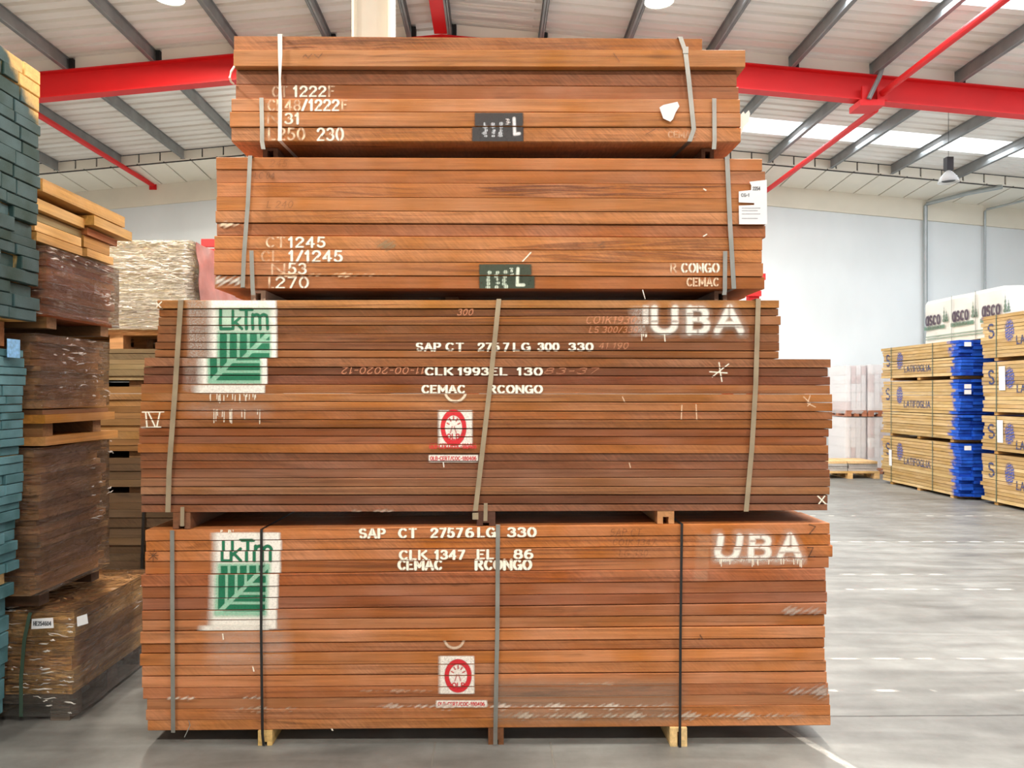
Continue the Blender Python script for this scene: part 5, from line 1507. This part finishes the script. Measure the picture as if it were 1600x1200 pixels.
r1c = blue_pack('bottom pack of the far blue-ended column, with a white hanging tag', RG1, XF1, 12.3, 14.75, .05, .90, .052, 53, tags=((.28, .25, .1, .3),))
for t_, zs_ in ((r1a, (2.45,)), (r1b, (1.78, 1.69)), (r1c, (.8,))):
    for z_ in zs_: end_tag(t_, XF1 + .03, 12.22, z_)
r2a = blue_pack('top pack of the near blue-ended column at the picture edge', RG2, XF2, 9.4, 12.05, 2.25, 2.90, .055, 61)
r2b = blue_pack('second pack from the top of the near blue-ended column, with a hanging tag', RG2, XF2, 9.4, 12.05, 1.42, 2.19, .06, 62, tags=((.42, .08, .14, .36),))
r2c = blue_pack('third pack from the top of the near blue-ended column, with a hanging tag', RG2, XF2, 9.4, 12.05, .83, 1.36, .055, 63, tags=((.38, .06, .13, .34),))
r2d = blue_pack('bottom pack of the near blue-ended column, standing on the floor', RG2, XF2, 9.4, 12.05, .05, .77, .055, 64)

# grey tarpaulined pack on plain packs in the row behind
d_ = 13.0
TARP = simple('grey_woven_tarpaulin', lin(226, 224, 218), .6, 0, .05, 3, .25)
tp = empty('tarpaulin_pack', (9.05, 13.9, 2.66), 'pack wrapped in grey printed tarpaulin, on the row behind the blue-ended columns', 'timber pack')
mb = MB()
rings = []
x0, x1, y0, y1, z0, z1 = 8.5, 9.6, 12.75, 15.1, 2.66, 3.5
nyy, nzz, nxx = 40, 14, 16
per = [(x0, y1 - (y1 - y0) * i / nyy, -1, 0) for i in range(nyy)] + [(x0 + (x1 - x0) * i / nxx, y0, 0, -1) for i in range(nxx)] + [(x1, y0 + (y1 - y0) * i / nyy, 1, 0) for i in range(nyy)] + [(x1 - (x1 - x0) * i / nxx, y1, 0, 1) for i in range(nxx)]
for k in range(nzz + 1):
    z = z0 + (z1 - z0) * k / nzz
    rings.append([(x + ux * (.02 * mnoise.noise((x * 3, y * 3, z * 4)) - (.03 if k == nzz else 0)), y + uy * (.02 * mnoise.noise((x * 3 + 9, y * 3, z * 4)) - (.03 if k == nzz else 0)), z + .01 * mnoise.noise((x * 2, y * 2, 7))) for x, y, ux, uy in per])
mb.sweep([r_[::-1] for r_ in rings], 0)
PUR = lin(70, 52, 72); GRB = lin(96, 132, 112)
def tree(cx, base, h):
    def f(px, py):
        v = (base - py) / h
        w = (1 - v) * 7 * (.6 + .4 * np.abs(np.sin(v * 14)))
        a = np.clip((w - np.abs(px - cx)) / 1.5, 0, 1) * ((v > 0) & (v < 1))
        return a * .8, lin(70, 104, 84)
    return (cx - 9, base - h, cx + 9, base), f
tl = []
for o_ in (5.0, 92.0, 178.0):
    tl += [text_layer('asco', o_, o_ + 46, 20, 47, PUR, .05, .085, soft=1.8), tree(o_ + 60, 46, 34), tree(o_ + 68, 46, 24), rect_layer(o_ - 6, 50, o_ + 62, 57, GRB, .9, 1.5), text_layer('FOREST', o_ + 4, o_ + 52, 51.5, 55.5, lin(220, 222, 214), .08, .1)]
tl += [rect_layer(4, 69, 230, 71, GRB, .8, 1), rect_layer(4, 74, 230, 76, GRB, .8, 1)]
for bb, f in tl: paint_grid(mb, bb, f, lambda U, V: (0 * U + x0 - .026, y1 - U / 100, z1 - V / 100), .9, 1)
mb.build('tarpaulin_cover', [TARP, PAINT], tp, smooth=False)
for yy in (14.2, 13.5):
    mb = MB(); mb.ribbon([(x0 - .03, yy, z1 + .005), (x0 - .03, yy, z0)], .016, .0015, side=(0, 1, 0), nrm=(-1, 0, 0)); mb.build('strap', STEEL, tp)
for k, (za, zb) in enumerate(((.06, .9), (.96, 1.78), (1.84, 2.6))):
    q = front_pack('plain_timber_pack', ('plain tan pack on the floor of the row behind the blue-ended columns', 'plain tan pack at mid-height of the row behind the blue-ended columns', 'plain tan pack directly under the grey tarpaulined pack')[k], 'timber pack', None, 8.6, 9.6, 12.8, 15.0, za, zb, .07, TANR, 71 + k)
    for yy in (13.0, 14.7):
        mb = MB(); mb.box(8.62, 9.58, yy - .05, yy + .05, za - .059, za); mb.build('bearer', WOODX, q, color=lin(190, 150, 96))
for yy in (13.0, 14.7):
    mb = MB(); mb.box(8.55, 9.58, yy - .05, yy + .05, 2.601, 2.659); mb.build('bearer', WOODX, tp, color=lin(190, 150, 96))

# white wrapped pallets of cartons by the back wall
CART = simple('pale_carton', lin(238, 234, 236), .7, 0, .08, 4)
CART2 = simple('pink_carton', lin(212, 184, 184), .7, 0, .1, 4)
def carton_pallet(label, x0, x1, y0, y1, z0, z1, nc, nr, seed):
    r = random.Random(seed)
    t = empty('wrapped_carton_pallet', ((x0 + x1) / 2, (y0 + y1) / 2, z0), label, 'wrapped pallet', 'white wrapped pallets by the back wall')
    pallet(t, x0, x1, y0, y1, z0, z0 + .13, lin(176, 120, 96))
    zb = z0 + .131; w = (x1 - x0) / nc; h = (z1 - zb - .01) / nr
    for i in range(nc):
        for j in range(nr):
            mb = MB(); mb.box(x0 + i * w + .006, x0 + (i + 1) * w - .006, y0 + .03, y1 - .03, zb + j * h + .001, zb + (j + 1) * h - .004)
            mb.build('carton', CART2 if r.random() < .2 else CART, t)
    shell('stretch_wrap', t, FILM_WHITE, x0 + .005, x1 - .005, y0 + .012, y1 - .012, z0 + .06, z1, .012, .06, seed * 1.9, glint_folds=0)
dq = 16.3; xq = lambda x: (x - CX) * dq / F
za_ = CAMH + (CY - 571) * dq / F; zm_ = CAMH + (CY - 651) * dq / F
carton_pallet('white film-wrapped carton pallet on top, nearest to the central stack', xq(1323), xq(1354.5), dq, dq + .9, zm_ + .002, za_, 4, 5, 1)
carton_pallet('white film-wrapped carton pallet on top, beside the blue-ended column', xq(1356.5), xq(1392), dq - .05, dq + .85, zm_ + .002, za_ + .02, 4, 5, 2)
carton_pallet('lower white film-wrapped carton pallet, nearest to the central stack', xq(1322), xq(1354.5), dq, dq + .9, 0, zm_ - .012, 4, 5, 3)
carton_pallet('lower white film-wrapped carton pallet, beside the blue-ended column', xq(1356.5), xq(1392), dq - .05, dq + .85, 0, zm_ - .012, 4, 5, 4)
# low pallet of boards in front of them
lp = empty('board_pallet', (7.2, 15.75, 0), 'low wooden pallet holding a few layers of pale boards on the floor', 'pallet')
pallet(lp, 6.55, 7.72, 15.35, 16.15, 0, .15, lin(222, 184, 130))
r = random.Random(9)
for k in range(4):
    for j in range(2):
        mb = MB(); a = 6.5 + j * .6 + r.uniform(0, .03)
        mb.box(a, a + .57, 15.36 + r.uniform(0, .03), 16.12, .151 + k * .05, .151 + k * .05 + .047); mb.build('board', WOODX, lp, color=jitter(lin(224, 190, 142) if k > 2 else lin(176, 172, 168), .08, r))
